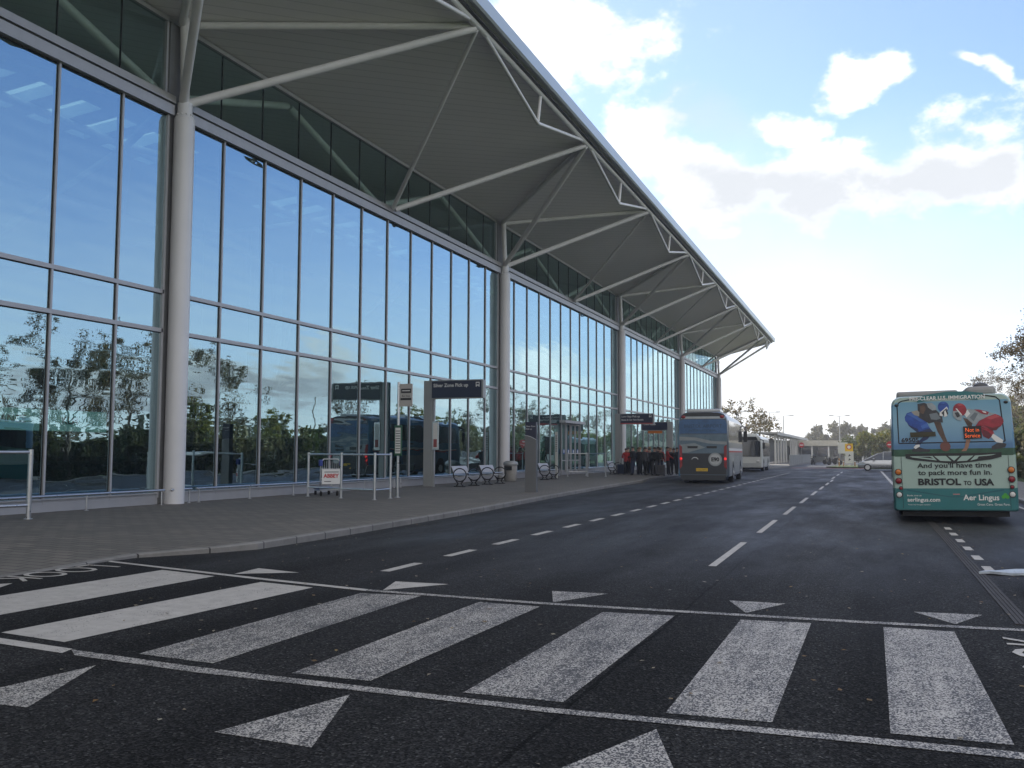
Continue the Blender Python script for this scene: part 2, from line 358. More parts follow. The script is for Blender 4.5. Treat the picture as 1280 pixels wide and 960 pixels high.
wd = mth(t, 'ADD', mth(t, 'MAXIMUM', mth(t, 'MAXIMUM', over, back), blobs(white)), mth(t, 'MULTIPLY', mth(t, 'SUBTRACT', n1, .5), 3.0))
wm = nd(t, 'ShaderNodeMapRange', {'Value': wd, 'From Min': .10, 'From Max': .80}, interpolation_type='SMOOTHSTEP').outputs[0]
gd = mth(t, 'ADD', blobs(grey), mth(t, 'MULTIPLY', mth(t, 'SUBTRACT', n1, .5), 2.2))
gm = nd(t, 'ShaderNodeMapRange', {'Value': gd, 'From Min': -.15, 'From Max': .75}, interpolation_type='SMOOTHSTEP').outputs[0]
# bright veil low in the sky under the sun side
ve = mth(t, 'ADD', mth(t, 'MULTIPLY', mth(t, 'SUBTRACT', n2, .5), .12), el)
vl = nd(t, 'ShaderNodeMapRange', {'Value': ve, 'From Min': .03, 'From Max': .36, 'To Min': 1., 'To Max': .10}, interpolation_type='SMOOTHSTEP').outputs[0]
vs_ = nd(t, 'ShaderNodeMapRange', {'Value': az, 'From Min': -.09, 'From Max': .15, 'To Min': 1., 'To Max': .52}, interpolation_type='SMOOTHSTEP').outputs[0]
lowv = nd(t, 'ShaderNodeMapRange', {'Value': ve, 'From Min': .03, 'From Max': .15, 'To Min': 1., 'To Max': 0.}, interpolation_type='SMOOTHSTEP').outputs[0]
lowa = nd(t, 'ShaderNodeMapRange', {'Value': az, 'From Min': .12, 'From Max': .4, 'To Min': 1., 'To Max': .15}, interpolation_type='SMOOTHSTEP').outputs[0]
veil = mth(t, 'MAXIMUM', mth(t, 'MULTIPLY', vl, vs_), mth(t, 'MULTIPLY', lowv, lowa))
skyc = nd(t, 'ShaderNodeVectorMath', {0: sky.outputs[0], 1: (.94,.965,1.18)}, operation='MULTIPLY').outputs[0]
warm = nd(t, 'ShaderNodeMapRange', {'Value': az, 'From Min': .42, 'From Max': .62}).outputs[0]
unseen = nd(t, 'ShaderNodeMapRange', {'Value': mth(t, 'MAXIMUM', over, back), 'From Min': -.2, 'From Max': .5}).outputs[0]
vr = nd(t, 'ShaderNodeMapRange', {'Value': n1, 'From Min': .35, 'From Max': .65, 'To Min': .82, 'To Max': 1.12}).outputs[0]
ccol = nd(t, 'ShaderNodeVectorMath', {0: mixc(t, unseen, mixc(t, warm, (7.2,7.15,7.1), (4.2,4.0,3.9)), (5.9,5.75,5.65)), 1: nd(t, 'ShaderNodeCombineXYZ', {'X': vr, 'Y': vr, 'Z': vr}).outputs[0]}, operation='MULTIPLY').outputs[0]
gcol = mixc(t, warm, (3.75,3.95,4.25), (2.4,2.35,2.5))
c = mixc(t, veil, skyc, (5.6,5.75,5.9)); c = mixc(t, wm, c, ccol); c = mixc(t, mth(t, 'MULTIPLY', gm, mth(t, 'ADD', mth(t, 'MULTIPLY', wm, .7), .25)), c, gcol)
t.links.new(c, bg.inputs['Color']); bg.inputs['Strength'].default_value = .1

# ------------------------------------------------------------------ ground, roads, pavement
g = MB(); g.add([(-900,-300,-.06),(900,-300,-.06),(900,1500,-.06),(-900,1500,-.06)], [(0,1,2,3)]); kind(g.build('ground', M['grass']), 'structure')
KERB = [(-10.28,-30),(-10.28,9.2),(-10.36,10.4),(-10.3,11.0),(-10.05,11.4),(-9.65,12.05),(-9.38,12.7),(-9.36,14.2),(-9.42,16.2),(-9.71,22.8),(-10.35,30.4),(-11.0,40.2),(-11.35,48),(-12.1,54),(-12.5,60),(-12.5,78),(-12.0,86),(-10.2,92),(-9.0,97),(-8.6,104),(-8.8,150),(-9.2,200)]
def kz(y):
    if y < 9.5: return .012
    if y < 13: return .012+.113*(y-9.5)/3.5
    return .125
road = MB()
def rq(x0, x1, y0, y1): road.add([(x0,y0,0),(x1,y0,0),(x1,y1,0),(x0,y1,0)], [(0,1,2,3)])
rq(-14, 6, -30, 84.5); rq(-14, 60, 84.5, 98); rq(-10.5, -.2, 98, 260)
RD = kind(road.build('road', M['asphalt']), 'structure')
def px_mark(name, polys, m, z=.004):
    for p in polys:
        b = MB(); b.add([(x,y,z) for x, y in p], [list(range(len(p)))]); b.build(name, m, RD)
px_mark('zebra_stripe', [[(-9.0,6.75),(-8.92,10.02),(-7.87,9.78),(-7.95,6.5)], [(-7.17,6.08),(-7.0,9.56),(-6.16,9.42),(-6.33,5.98)]], M['paint'])
px_mark('zebra_stripe', [[(-5.43,5.86),(-5.42,9.25),(-4.7,9.34),(-4.67,5.81)], [(-3.94,5.77),(-3.94,9.19),(-3.24,9.16),(-3.3,5.78)], [(-2.57,5.74),(-2.55,9.09),(-1.84,9.15),(-1.88,5.76)]], M['paint_worn'])
px_mark('zebra_stripe', [[(-1.22,5.76),(-1.21,9.18),(-.57,9.25),(-.59,5.8)], [(.06,5.83),(.06,9.29),(.65,9.3),(.69,5.85)]], M['paint_mid'])
px_mark('triangle_mark', [[(-7.78,10.06),(-7.85,10.67),(-7.08,10.49)], [(-5.3,9.55),(-5.51,10.24),(-4.8,10.27)]], M['paint'])
px_mark('triangle_mark', [[(-3.47,10.23),(-3.2,9.46),(-2.82,10.27)], [(-1.48,10.31),(-1.21,9.58),(-.89,10.32)], [(.35,10.29),(.69,9.7),(.98,10.35)],
                          [(-5.43,5.43),(-4.94,4.4),(-5.56,4.37)], [(-3.24,5.41),(-2.86,4.39),(-3.53,4.42)], [(-1.2,5.41),(-.82,4.35),(-1.58,4.38)]], M['paint_mid'])
def strip(name, a, b, m, z): px_mark(name, [a+b[::-1]], m, z)
strip('crossing_line', [(-9.4,6.75),(-6.97,5.9),(-6.05,5.8)], [(-9.4,6.57),(-6.77,5.73),(-6.0,5.65)], M['paint'], .005)
strip('crossing_line', [(-6.04,5.78),(-4.74,5.67),(-1.95,5.6),(-.08,5.7),(.95,5.73)], [(-5.85,5.63),(-4.63,5.53),(-1.92,5.5),(-.08,5.58),(.95,5.6)], M['paint_mid'], .005)
strip('crossing_line', [(-10.35,10.55),(-7.27,9.87),(-5.47,9.53)], [(-10.28,10.44),(-7.2,9.74),(-5.45,9.41)], M['paint'], .0055)
strip('crossing_line', [(-5.46,9.53),(-3.28,9.42),(-.11,9.54),(1.25,9.67)], [(-5.44,9.41),(-3.26,9.30),(-.11,9.42),(1.25,9.55)], M['paint_mid'], .0055)
for k in range(8):
    y = 13.3+5.85*k; px_mark('lane_dash', [[(-2.17,y),(-2.06,y),(-2.11,y+3.7),(-2.22,y+3.7)]] if 0 else [[(-2.19-.004*k,y),(-2.08-.004*k,y),(-2.11-.004*k,y+3.7),(-2.22-.004*k,y+3.7)]], M['paint'])
for k in range(3): y = 60.3+8.5*k; px_mark('lane_dash', [[(-2.38,y),(-2.26,y),(-2.28,y+5),(-2.40,y+5)]], M['paint'])
for k in range(34):
    y = 11.04+1.95*k; px_mark('bay_dash', [[(-6.18,y),(-6.03,y+.0),(-6.03,y+1.0),(-6.18,y+1.0)]], M['paint'])
for k in range(6):
    y = 14.15+1.47*k; px_mark('layby_dash', [[(1.40,y),(1.53,y),(1.52,y+.62),(1.40,y+.62)]], M['paint'])
px_mark('edge_line', [[(.62,86.5),(.78,86.5),(1.05,50),(.90,50)]], M['paint'])
px_mark('edge_line', [[(4.0,15),(4.1,15),(4.1,60),(4.0,60)]], M['paint'])
for k in range(7): px_mark('give_way_dash', [[(-5.4+1.15*k,83.0),(-4.9+1.15*k,83.0),(-4.9+1.15*k,83.5),(-5.4+1.15*k,83.5)]], M['paint'])
px_mark('speed_hump_mark', [[(-8,98.3),(-.5,98.3),(-.5,104),(-8,104)]], pm('red_surfacing', (.16,.07,.055), .85, var=.2), .004)
txt('look_lettering', 'LOOK', .86, M['paint'], RD, (-10.27,10.12,.007), (0,0,R_(-90)), .70, bold=-.004, ext=.001)
txt('look_lettering', 'LOOK', .86, M['paint'], RD, (1.60,7.35,.007), (0,0,R_(90)), .78, bold=-.004, ext=.001)
px_mark('arrow_mark', [[(-9.68,8.34),(-9.98,8.0),(-9.9,7.6),(-9.72,8.02),(-9.45,7.9)]], M['paint'], .005)

dr = MB()      # drainage channel set in the road at the lay-by mouth
for i in range(60):
    y = 9.9+.5*i; x = 1.29-.0035*(y-10)
    for dx in (-.06,-.02,.02,.06): dr.box(x+dx-.016, x+dx+.016, y, y+.498, .001, .009)
dr.build('drain_channel', pm('channel_iron', (.040,.036,.034), .8, .0, .3), RD)

pv = MB()
xs_ = [0,.15,.35,.6,.85,1.]
rows = []
def kx(y):
    for (xa, ya), (xb, yb) in zip(KERB, KERB[1:]):
        if ya <= y <= yb: return xa+(xb-xa)*(y-ya)/(yb-ya)
    return KERB[-1][0]
ys = sorted(set([-30,0,5,8,8.8,9.3,9.8,10.2,10.6]+[k[1] for k in KERB]+list(range(14,200,6))))
for y in ys:
    xe = kx(y)-.13; rows.append([(-19.+(xe+19.)*s, y, .12+(kz(y)-.005-.12)*max(0, (s-.35)/.65)) for s in xs_])
for a, b in zip(rows, rows[1:]):
    for i in range(len(xs_)-1): pv.add([a[i],a[i+1],b[i+1],b[i]], [(0,1,2,3)])
kind(pv.build('pavement', M['pavers']), 'structure')
kb = MB(); rings = []
for i in range(len(ys)):
    y = ys[i]; x = kx(y); z = kz(y)
    rings.append([(x-.14,y,-.05),(x+.012,y,-.05),(x+.012,y,max(z-.02,.005)),(x-.01,y,z),(x-.14,y,z+.001)])
kb.loft(rings, 0, False); kind(kb.build('kerb', M['kerb']), 'structure')
# right-hand kerb island and far-side pavement
RK = [(1.78,-30),(1.78,10.6),(1.62,11.2),(1.56,11.9),(1.66,12.5),(1.95,12.95),(2.6,13.4),(3.6,14.6),(4.35,17),(4.4,22),(4.4,70),(3.2,80),(3.4,84.4)]
rp = MB(); rr = []; kr = MB(); krr = []
for x, y in RK:
    z = .015 if y < 10.4 else (.06 if y < 11 else .12); rr.append((x,y,z))
for a, b in zip(rr, rr[1:]): rp.add([(a[0]+.14,a[1],a[2]),(7.2,a[1],.12),(7.2,b[1],.12),(b[0]+.14,b[1],b[2])], [(0,1,2,3)])
kind(rp.build('pavement', M['pavers']), 'structure')
for i, (x, y, z) in enumerate(rr):
    a = Vector(RK[max(0,i-1)]); b = Vector(RK[min(len(RK)-1,i+1)]); dd = (b-a).normalized(); nx, ny = dd.y, -dd.x
    krr.append([(x,y,-.05),(x,y,max(.006,z-.02)),(x+.02*nx,y+.02*ny,z+.004),(x+.15*nx,y+.15*ny,z+.004),(x+.15*nx,y+.15*ny,-.05)])
kr.loft(krr, 0, False); kind(kr.build('kerb', M['kerb']), 'structure')

# fallen leaves and grit
lf = MB(); rnd = random.Random(3)
for k in range(340):
    if k < 240: x, y = rnd.uniform(-9.3,1.6), rnd.uniform(3.8,19)
    else: x, y = rnd.choice((rnd.gauss(-9.35,.25), rnd.gauss(1.55,.15))), rnd.uniform(12.8,30)
    if y < 12.8 and x < -9.2: continue
    if x < -9.25: x = -9.2+rnd.random()*.2
    s = rnd.uniform(.012,.032); a = rnd.uniform(0,6.28); q = [(math.cos(a)*s,math.sin(a)*s),(-math.sin(a)*s*.6,math.cos(a)*s*.6),(-math.cos(a)*s,-math.sin(a)*s),(math.sin(a)*s*.6,-math.cos(a)*s*.6)]
    lf.add([(x+u,y+w,.009+rnd.random()*.010) for u, w in q], [(0,1,2,3)])
kind(lf.build('fallen_leaves', M['leaf_litter'], fix=False), 'stuff')
# plastic sheet on the road at the lay-by mouth
sh = MB(); N = 9; top = []
rnd = random.Random(11)
for j in range(5):
    for i in range(N):
        u, w = i/(N-1), j/4; x = 1.28+1.05*u+.3*w*(1-u); y = 13.78+.02*math.sin(i*2)+w*(.3+.55*u)
        top.append((x,y,.034+.006*math.sin(i*1.7+j)+.010*rnd.random()))
fs = [(j*N+i, j*N+i+1, (j+1)*N+i+1, (j+1)*N+i) for j in range(4) for i in range(N-1)]
sh.add(top, fs, 0, True); sh.add([(p[0],p[1],p[2]-.03) for p in top], [q[::-1] for q in fs], 0, True)
for i in range(N-1): a, b = top[i], top[i+1]; sh.add([a,b,(b[0],b[1],b[2]-.03),(a[0],a[1],a[2]-.03)], [(0,1,2,3)])
tag(sh.build('plastic_sheet', pm('sheet_pale', (.42,.47,.52), .3, var=.35, scale=6)), 'pale bluish grey crumpled sheet lying on the road by the rounded kerb end', 'sheet')

# ------------------------------------------------------------------ terminal building
XG = -18.6; Y0 = -4.2; BAY = 25.13; NB = 5; Y1 = Y0+BAY*NB; ST = BAY/12
TB = thing('terminal_building', 'long glass fronted airport terminal with white columns under a projecting strutted roof', 'building', (0,0,0))
ZB, ZT1, ZT2, ZT3 = .42, 4.98, 6.08, 11.2
for k in range(12*NB):
    ya, yb = Y0+ST*k, Y0+ST*(k+1); l = k % 12
    a = ya+(.42 if l == 0 else .045); b = yb-(.42 if l == 11 else .045)
    w = MB()
    for z0, z1 in ((ZB, ZT1-.05), (ZT1+.05, ZT2-.05), (ZT2+.05, ZT3)): w.box(XG-.024, XG, a, b, z0, z1)
    w.build('window_pane', M['glass'], TB)
    c_ = MB(); a2 = ya+(.42 if l == 0 else .012); b2 = yb-(.42 if l == 11 else .012)
    c_.box(XG-.144, XG-.12, a2, b2, 11.76, 13.98); c_.build('clerestory_pane', M['glass_clear'], TB)
    if l:
        mu = MB(); mu.box(XG-.14, XG+.055, ya-.030, ya+.030, .3, ZT3, 0); mu.box(XG-.10, XG+.012, ya-.052, ya-.0305, .32, ZT3-.003, 1)  # thin black strip imitates the mullion's dark side mirrored in the glass
        mu.box(XG-.16, XG-.105, ya-.011, ya+.011, 11.77, 13.97, 1)
        mu.build('mullion', [M['frame'], M['seal_shade']], TB)
for b_ in range(NB):
    ya, yb = Y0+BAY*b_+.38, Y0+BAY*(b_+1)-.38
    for z in (ZT1, ZT2):
        tm = MB(); tm.box(XG-.12, XG+.07, ya, yb, z-.055, z+.055, 0); tm.box(XG-.10, XG+.012, ya+.01, yb-.01, z-.082, z-.0555, 1); tm.build('transom', [M['frame'], M['seal_shade']], TB)
    bm_ = MB(); bm_.box(XG-.3, XG+.16, ya-.1, yb+.1, ZT3+.003, 11.50, 0); bm_.box(XG-.25, XG+.10, ya-.09, yb+.09, 11.502, 11.545, 1); bm_.box(XG-.3, XG+.2, ya-.1, yb+.1, 11.548, 11.755, 0)
    bm_.box(XG-.1, XG+.02, ya, yb, ZT3-.03, ZT3, 1); bm_.build('head_beam', [M['frame'], M['seal_shade']], TB)
    pl_ = MB(); pl_.box(XG-.2, XG+.05, ya, yb, .05, .40, 0); pl_.box(XG-.2, XG+.085, ya, yb, .402, .44, 0); pl_.build('plinth', M['frame'], TB)
    tr_ = MB(); tr_.box(XG-.2, XG-.04, ya, yb, 13.983, 14.12, 0)
    for y in (ya-.02, yb-.06): tr_.box(XG-.2, XG-.05, y, y+.08, 11.76, 13.98, 0); tr_.box(XG-.17, XG+.07, y, y+.08, .3, ZT3, 0)
    tr_.build('clerestory_frame', M['frame'], TB)
for i in range(NB+1):
    yc = Y0+BAY*i; cb = MB(); XC = XG+.28
    cb.tube((XC,yc,.1), (XC,yc,11.15), .29, 28); cb.tube((XC,yc,11.15), (XC,yc,11.22), .29, 28, 0, .25); cb.tube((XC,yc,11.22), (XC,yc,11.62), .21, 24)
    for q in range(10):
        a = 6.283*q/10; cb.ball((XC+.225*math.cos(a), yc+.225*math.sin(a), 11.27), .03, 6, 4)
    cb.build('column', M['col_white'], TB)
    pb = MB(); pb.box(XG-.22, XG+.0, yc-.355, yc+.355, .1, 13.98, 0); pb.build('column_panel', M['mid_grey'], TB)
    po = MB(); po.tube((XC,yc,11.5), (XC-.1,yc,14.2), .13, 14); po.build('post', M['white_steel'], TB)
XE, ZE = -11.9, 15.55
def soz(x): return 14.15+(x+18.6)*(15.85-14.15)/7.1
nodes = [(Y0+BAY/2*k, k % 2 == 0) for k in range(2*NB+1)]
edges = [Y0+BAY/4+BAY/2*k for k in range(-1, 2*NB+1)]
for y, iscol in nodes:
    for s in (-1, 1):
        ye = y+s*BAY/4
        if ye > 123: ye = 121.9
        x0 = XG+.30
        p0 = (x0, y+s*.1, 11.66); p1 = (XE, ye-s*.05, ZE)
        q = MB(); q.tube(p0, p1, .125 if iscol else (.115 if s > 0 else .085), 14); q.build('strut', M['white_steel'], TB)
        if iscol:
            q = MB(); q.tube((XG+.18, y+s*.1, 14.02), (XE-.1, ye-s*.1, ZE+.06), .115, 14); q.build('tie', M['white_steel'], TB)
YA, YE = Y0-14, 122.6
ch = MB(); ch.tube((XE+.05, YA, ZE+.12), (XE+.05, YE-.4, ZE+.12), .12, 14); ch.build('edge_tube', M['white_steel'], TB)
for a, b in zip(edges, edges[1:]):
    if b > 122: b = 122.
    m_ = (a+b)/2; e = MB(); X_ = XE+.06
    e.path([(X_, a+.7, ZE+.05), (X_-.12, m_, ZE-1.05), (X_, b-.7, ZE+.05)], .075, 10); e.tube((X_-.12, m_, ZE-1.05), (X_, m_, ZE+.1), .07, 10); e.build('edge_truss', M['white_steel'], TB)
# roof slab (soffit below, sheet above) with open skylight slots
def roofz(x): return soz(x) if x > -18.6 else 14.15+(x+18.6)*.085
rf = MB()
def slab(xa, xb, ya, yb):
    za, zb = roofz(xa), roofz(xb)
    vs = [(xa,ya,za),(xb,ya,zb),(xb,yb,zb),(xa,yb,za),(xa,ya,za+.42),(xb,ya,zb+.42),(xb,yb,zb+.42),(xa,yb,za+.42)]
    rf.add(vs, [(3,2,1,0)], 0); rf.add(vs, [(4,5,6,7),(0,1,5,4),(1,2,6,5),(2,3,7,6),(3,0,4,7)], 1)
slab(-18.6, -11.55, YA, YE); slab(-25., -18.6, YA, YE); slab(-45, -27.6, YA, YE)
y = YA
k = 0
while y < YE-2:
    slab(-27.6, -25., y, y+(.8 if k % 9 != 5 else 6.)); y += .8 if k % 9 != 5 else 6.
    y += .9 if k % 9 != 5 else 0; k += 1
slab(-27.6, -25., y, YE)
rf.build('roof', [M['soffit'], M['fascia']], TB, fix=False)
m, t, b, o = nt('rooflight_sheet'); tr = nd(t, 'ShaderNodeBsdfTranslucent', {'Color': (.50,.54,.53,1)}); t.links.new(tr.outputs[0], o.inputs[0])
rl = MB(); za, zb = roofz(-27.6), roofz(-25.); rl.add([(-27.62,YA,za+.45),(-24.98,YA,zb+.45),(-24.98,YE,zb+.45),(-27.62,YE,za+.45)], [(0,1,2,3)]); rl.build('rooflight', m, TB)
fa = MB()
zf = soz(-11.55)
fa.prism([(-11.545,zf-.03),(-11.40,zf-.06),(-11.33,zf+.0),(-11.30,zf+.42),(-11.36,zf+.50),(-11.545,zf+.50)], 'y', YA, YE+.1, 0)
fa.box(-11.80, -11.60, YA, YE, zf-.16, zf-.10, 1)
fa.build('fascia', [M['fascia'], M['dark_grey']], TB)
# interior
it = MB(); it.box(-45, XG-.25, YA, 121.3, .02, .10); it.build('interior_floor', pm('floor_tiles', (.22,.23,.22), .25, var=.15), TB)
it = MB(); it.box(-45.4, -45.1, YA, 121.3, 0, 12.6); it.build('back_wall', pm('inner_wall', (.24,.29,.27), .7), TB)
it = MB(); it.box(-45, XG-.4, YA-.3, YA, 0, 14.); it.build('end_wall', pm('end_wall', (.3,.33,.33), .7), TB)
for k in range(12):
    ew = MB(); xa = -45+k*2.18; ew.box(xa, xa+2.12, 121.32, 121.345, .4, roofz(xa)-.15); ew.build('end_pane', M['glass'], TB)
gal = MB()     # mezzanine edge with glazed balustrade seen through the facade
gal.box(-45, -33, YA, 119, 4.7, 5.3); gal.box(-33.1, -33.02, YA, 119, 5.3, 6.3)
for k in range(20): gal.box(-33.4, -33.0, -8+6.5*k, -7.4+6.5*k, .1, 4.7)
gal.build('mezzanine', pm('mezzanine_pale', (.42,.50,.48), .5, var=.15), TB)
ist = MB()
for y, iscol in nodes:
    for s in (-1, 1):
        ist.tube((XG-.45, y, 11.9), (XG-.6, y+s*6.2, 13.9), .13, 10); ist.tube((XG-.5, y, 11.6), (-26.5, y+s*6.2, roofz(-26.5)-.15), .14, 10); ist.tube((-33, y, 5.2) if iscol else (-33, y, 11.2), (-26.5, y+s*6.2, roofz(-26.5)-.15), .12, 10)
    if iscol: ist.tube((-33, y, 4), (-33, y, 12.8), .3, 14)
for x in (-26.5, -33.): ist.tube((x, YA, roofz(x)-.2), (x, 121, roofz(x)-.2), .15, 10)
ist.build('inner_truss', M['white_steel'], TB)
for k, yb in enumerate([56.3, 57.25, 58.3, 59.25]):
    d = MB(); x0, x1 = XG+.10, XG+.16
    d.box(x0, x1, yb, yb+.07, .14, 3.45); d.box(x0, x1, yb+.80, yb+.87, .14, 3.45); d.box(x0+.003, x1-.003, yb+.07, yb+.80, .14, .28); d.box(x0+.003, x1-.003, yb+.07, yb+.80, 3.35, 3.45); d.box(x0+.003, x1-.003, yb+.07, yb+.80, 1.02, 1.08)
    dl = d.build('door_leaf', M['frame'], TB)
    st = MB(); st.disc((yb+.43, 1.62), .17, 'x', x1-.02, x1-.005, 18); st.build('door_sticker', pm('sticker_blue', (.03,.12,.4), .5), dl)
    st = MB(); st.box(x1-.0045, x1-.0, yb+.36, yb+.5, 1.54, 1.72); st.build('door_symbol', M['white'], dl)
db = MB(); db.box(XG+.09, XG+.5, 56., 60.4, 3.452, 3.62); db.build('door_canopy', M['frame'], TB)

# check-in desks and hanging signs inside
desk = thing('check_in_desk', 'check-in desk row behind the glass under the teal airline band', 'desk', (-29.5,28.5,.1))
d = MB(); d.box(-.5,.5,-5,5,0,1.0); d.box(-.6,.7,-5.1,5.1,1.0,1.08); d.build('counter', pm('desk_teal', (.06,.14,.14), .5), desk)
d = MB()
for k in range(5): d.box(-1.2,-.9,-4.6+2.2*k,-3.2+2.2*k,.0,2.3)
d.build('screen_panel', M['dark_grey'], desk)
bd = thing('airline_band', 'pale blue airline name band hung over the check-in desks', 'sign', (-29.5,24.,2.75))
d = MB(); d.bbox(-.1,.1,-12.,5.8,-.40,.42,.04); d.build('band_panel', m_glow('band_blue', (.36,.56,.66), .55), bd)  # glow put into the panel, daylight in the hall leaves it dark
for s, y in (('AIR FRANCE', .45), ('KLM', 3.65)): txt('band_lettering', s, .42, M['navy'], bd, (.104,y,-.12), (R_(90),0,R_(90)), 1., 'CENTER', .008)
for (y, z, w) in ((36.4, 4.3, 4.4), (58., 4.3, 4.4)):
    hs = thing('hanging_sign', 'brown yellow hanging sign seen through the glass ' + ('right of the nearest column' if y < 50 else 'farther along the hall'), 'sign', (-29,y,z))
    d = MB(); d.bbox(-.12,.12,-w/2,w/2,-.42,.42,.03); d.build('sign_panel', m_glow('sign_ochre', (.30,.19,.03), .12), hs)  # faint glow put into the panel, no lamp behind it
    d = MB(); d.tube((0,-w*.4,.4),(0,-w*.4,8.2),.03); d.tube((0,w*.4,.4),(0,w*.4,8.2),.03); d.build('hanger_rod', M['alu'], hs)
for k, (y, z) in enumerate(((18,0),(26.5,0),(40,0),(47,0))):
    kk = thing('kiosk', ('tall dark kiosk cabinet behind the glass, ' + ['farthest left', 'just left of the first column', 'just right of the first column', 'right of the brown sign'][k]), 'kiosk', (-24.5-.6*k,y,.1))
    d = MB(); d.bbox(-.4,.4,-.9,.9,0,2.5,.04); d.build('cabinet', pm('kiosk_green', (.08,.13,.12), .4), kk); d = MB(); d.box(.402,.42,-.7,.7,1.3,2.1); d.build('screen', M['black'], kk)

# ------------------------------------------------------------------ street furniture along the terminal
Z = .12
def rail(y0, y1, label):
    o = thing('guard_rail', label, 'rail', (XG+.45,(y0+y1)/2,Z), 0, 'low tube rails along the glass')
    L = (y1-y0)/2; b = MB(); b.tube((0,-L,.40),(0,L,.40),.035,10); b.ball((0,-L,.40),.035,8,6); b.ball((0,L,.40),.035,8,6); b.build('rail_tube', M['alu'], o)
    n = max(2, int((y1-y0)/2.3)+1)
    for i in range(n):
        y = -L+.08+(2*L-.16)*i/(n-1); p = MB(); p.tube((0,y,0),(0,y,.40),.022,8); p.tube((0,y,0),(0,y,.012),.055,10); p.build('rail_post', M['alu'], o)
rail(2, 20.35, 'low tube rail along the glass left of the nearest column'); rail(20.65, 21.45, 'very short low rail in front of the nearest column'); rail(21.7, 33.6, 'low tube rail behind the trolley pen'); rail(34, 45.4, 'low tube rail behind the first two benches'); rail(46.8, 55, 'low tube rail left of the entrance doors'); rail(60, 70.6, 'low tube rail right of the entrance doors'); rail(72, 95, 'low tube rail behind the queue of people')

def pen(name, pts, h, label, bars, r=.04):
    cx = sum(p[0] for p in pts)/len(pts); cy = sum(p[1] for p in pts)/len(pts)
    o = thing(name, label, 'barrier', (cx,cy,Z)); L = [(p[0]-cx,p[1]-cy) for p in pts]
    for x, y in L: b = MB(); b.tube((x,y,0),(x,y,h+.06),r*1.15,12); b.tube((x,y,0),(x,y,.015),r*2,12); b.build('post', M['alu'], o)
    for (i, j) in bars:
        for z in (h, .30): b = MB(); b.tube((*L[i],z),(*L[j],z),r*.8,10); b.build('bar', M['alu'], o)
    return o
pen('barrier', [(-16.99,14.96),(-17.6,12.2)], 1.44, 'tall tubular metal barrier at the left edge before the glass', [(0,1)], .045)
pen('trolley_pen', [(-17.28,26.03),(-15.67,25.45),(-14.18,24.95),(-14.21,26.0)], 1.38, 'tubular metal pen round a single luggage trolley', [(0,1),(1,2),(2,3)], .036)
pen('barrier', [(-16.9,52.7),(-15.9,53.5)], 1.38, 'tubular barrier before the entrance doors, left one', [(0,1)], .036)
pen('barrier', [(-16.5,55.2),(-14.9,53.9)], 1.38, 'tubular barrier before the entrance doors, right one', [(0,1)], .036)
p = thing('slim_post', 'slim pale marked post beside the third bench', 'post', (-16.5,49.4,Z)); b = MB(); b.box(-.07,.07,-.03,.03,0,2.6); b.build('shaft', M['offwhite'], p)
b = MB()
for k in range(8): b.box(-.05,.05,-.034,-.0305,1.5+.12*k,1.56+.12*k)
b.build('marking', M['mid_grey'], p)

# luggage trolley
T = thing('luggage_trolley', 'luggage trolley with blue handles and advert board standing in the pen', 'trolley', (-16.75,26.55,Z), R_(48)); T.scale = (1.15,)*3
b = MB(); W_ = .30
for s in (-1, 1):
    b.path([(s*W_,0,.95),(s*W_,.02,.45),(s*W_*.95,.10,.16),(s*W_*.8,.9,.14)], .018, 8)
    b.tube((s*W_*.5,.1,.16),(s*W_*.5,.95,.15),.014)
b.tube((-W_,.02,.5),(W_,.02,.5),.014); b.tube((-W_*.95,.1,.17),(W_*.95,.1,.17),.016); b.tube((-W_*.8,.9,.14),(W_*.8,.9,.14),.016); b.path([(-W_,0,.95),(-W_*.7,.03,1.06),(W_*.7,.03,1.06),(W_,0,.95)], .016)
b.build('frame', M['alu'], T)
b = MB()
for k in range(9): b.tube((-.24+.06*k,.02,.78),(-.24+.06*k,.02,1.0),.006,6)
b.tube((-W_,.02,.78),(W_,.02,.78),.008,6); b.build('basket', M['alu'], T)
for s in (-1, 1): b = MB(); b.bbox(s*W_-.05,s*W_+.05,-.05,.09,.86,1.04,.02); b.build('handle', M['blue_pl'], T)
b = MB(); b.bbox(-.27,.27,-.035,-.02,.34,.77,.005); bo = b.build('advert_board', M['white'], T)
txt('advert_lettering', 'ABBEY', .15, M['red'], bo, (0,-.037,.53), REAR, 1, 'CENTER', .006)
for q in ((-.2,.22,.68,.70),(-.2,0,.41,.43)): b = MB(); b.box(q[0],q[1],-.0385,-.0355,q[2],q[3]); b.build('advert_rule', M['dark_grey'], bo)
b = MB(); b.bbox(-.24,.24,.62,1.0,.17,.23,.015); b.build('deck', M['blue_pl'], T)
for x, y in ((-.24,.15),(.24,.15),(-.2,.9),(.2,.9)): b = MB(); b.tube((x-.02,y,.065),(x+.02,y,.065),.065,14); b.tube((x,y,.065),(x,y+.02,.15),.012); b.build('wheel', M['rubber'], T)

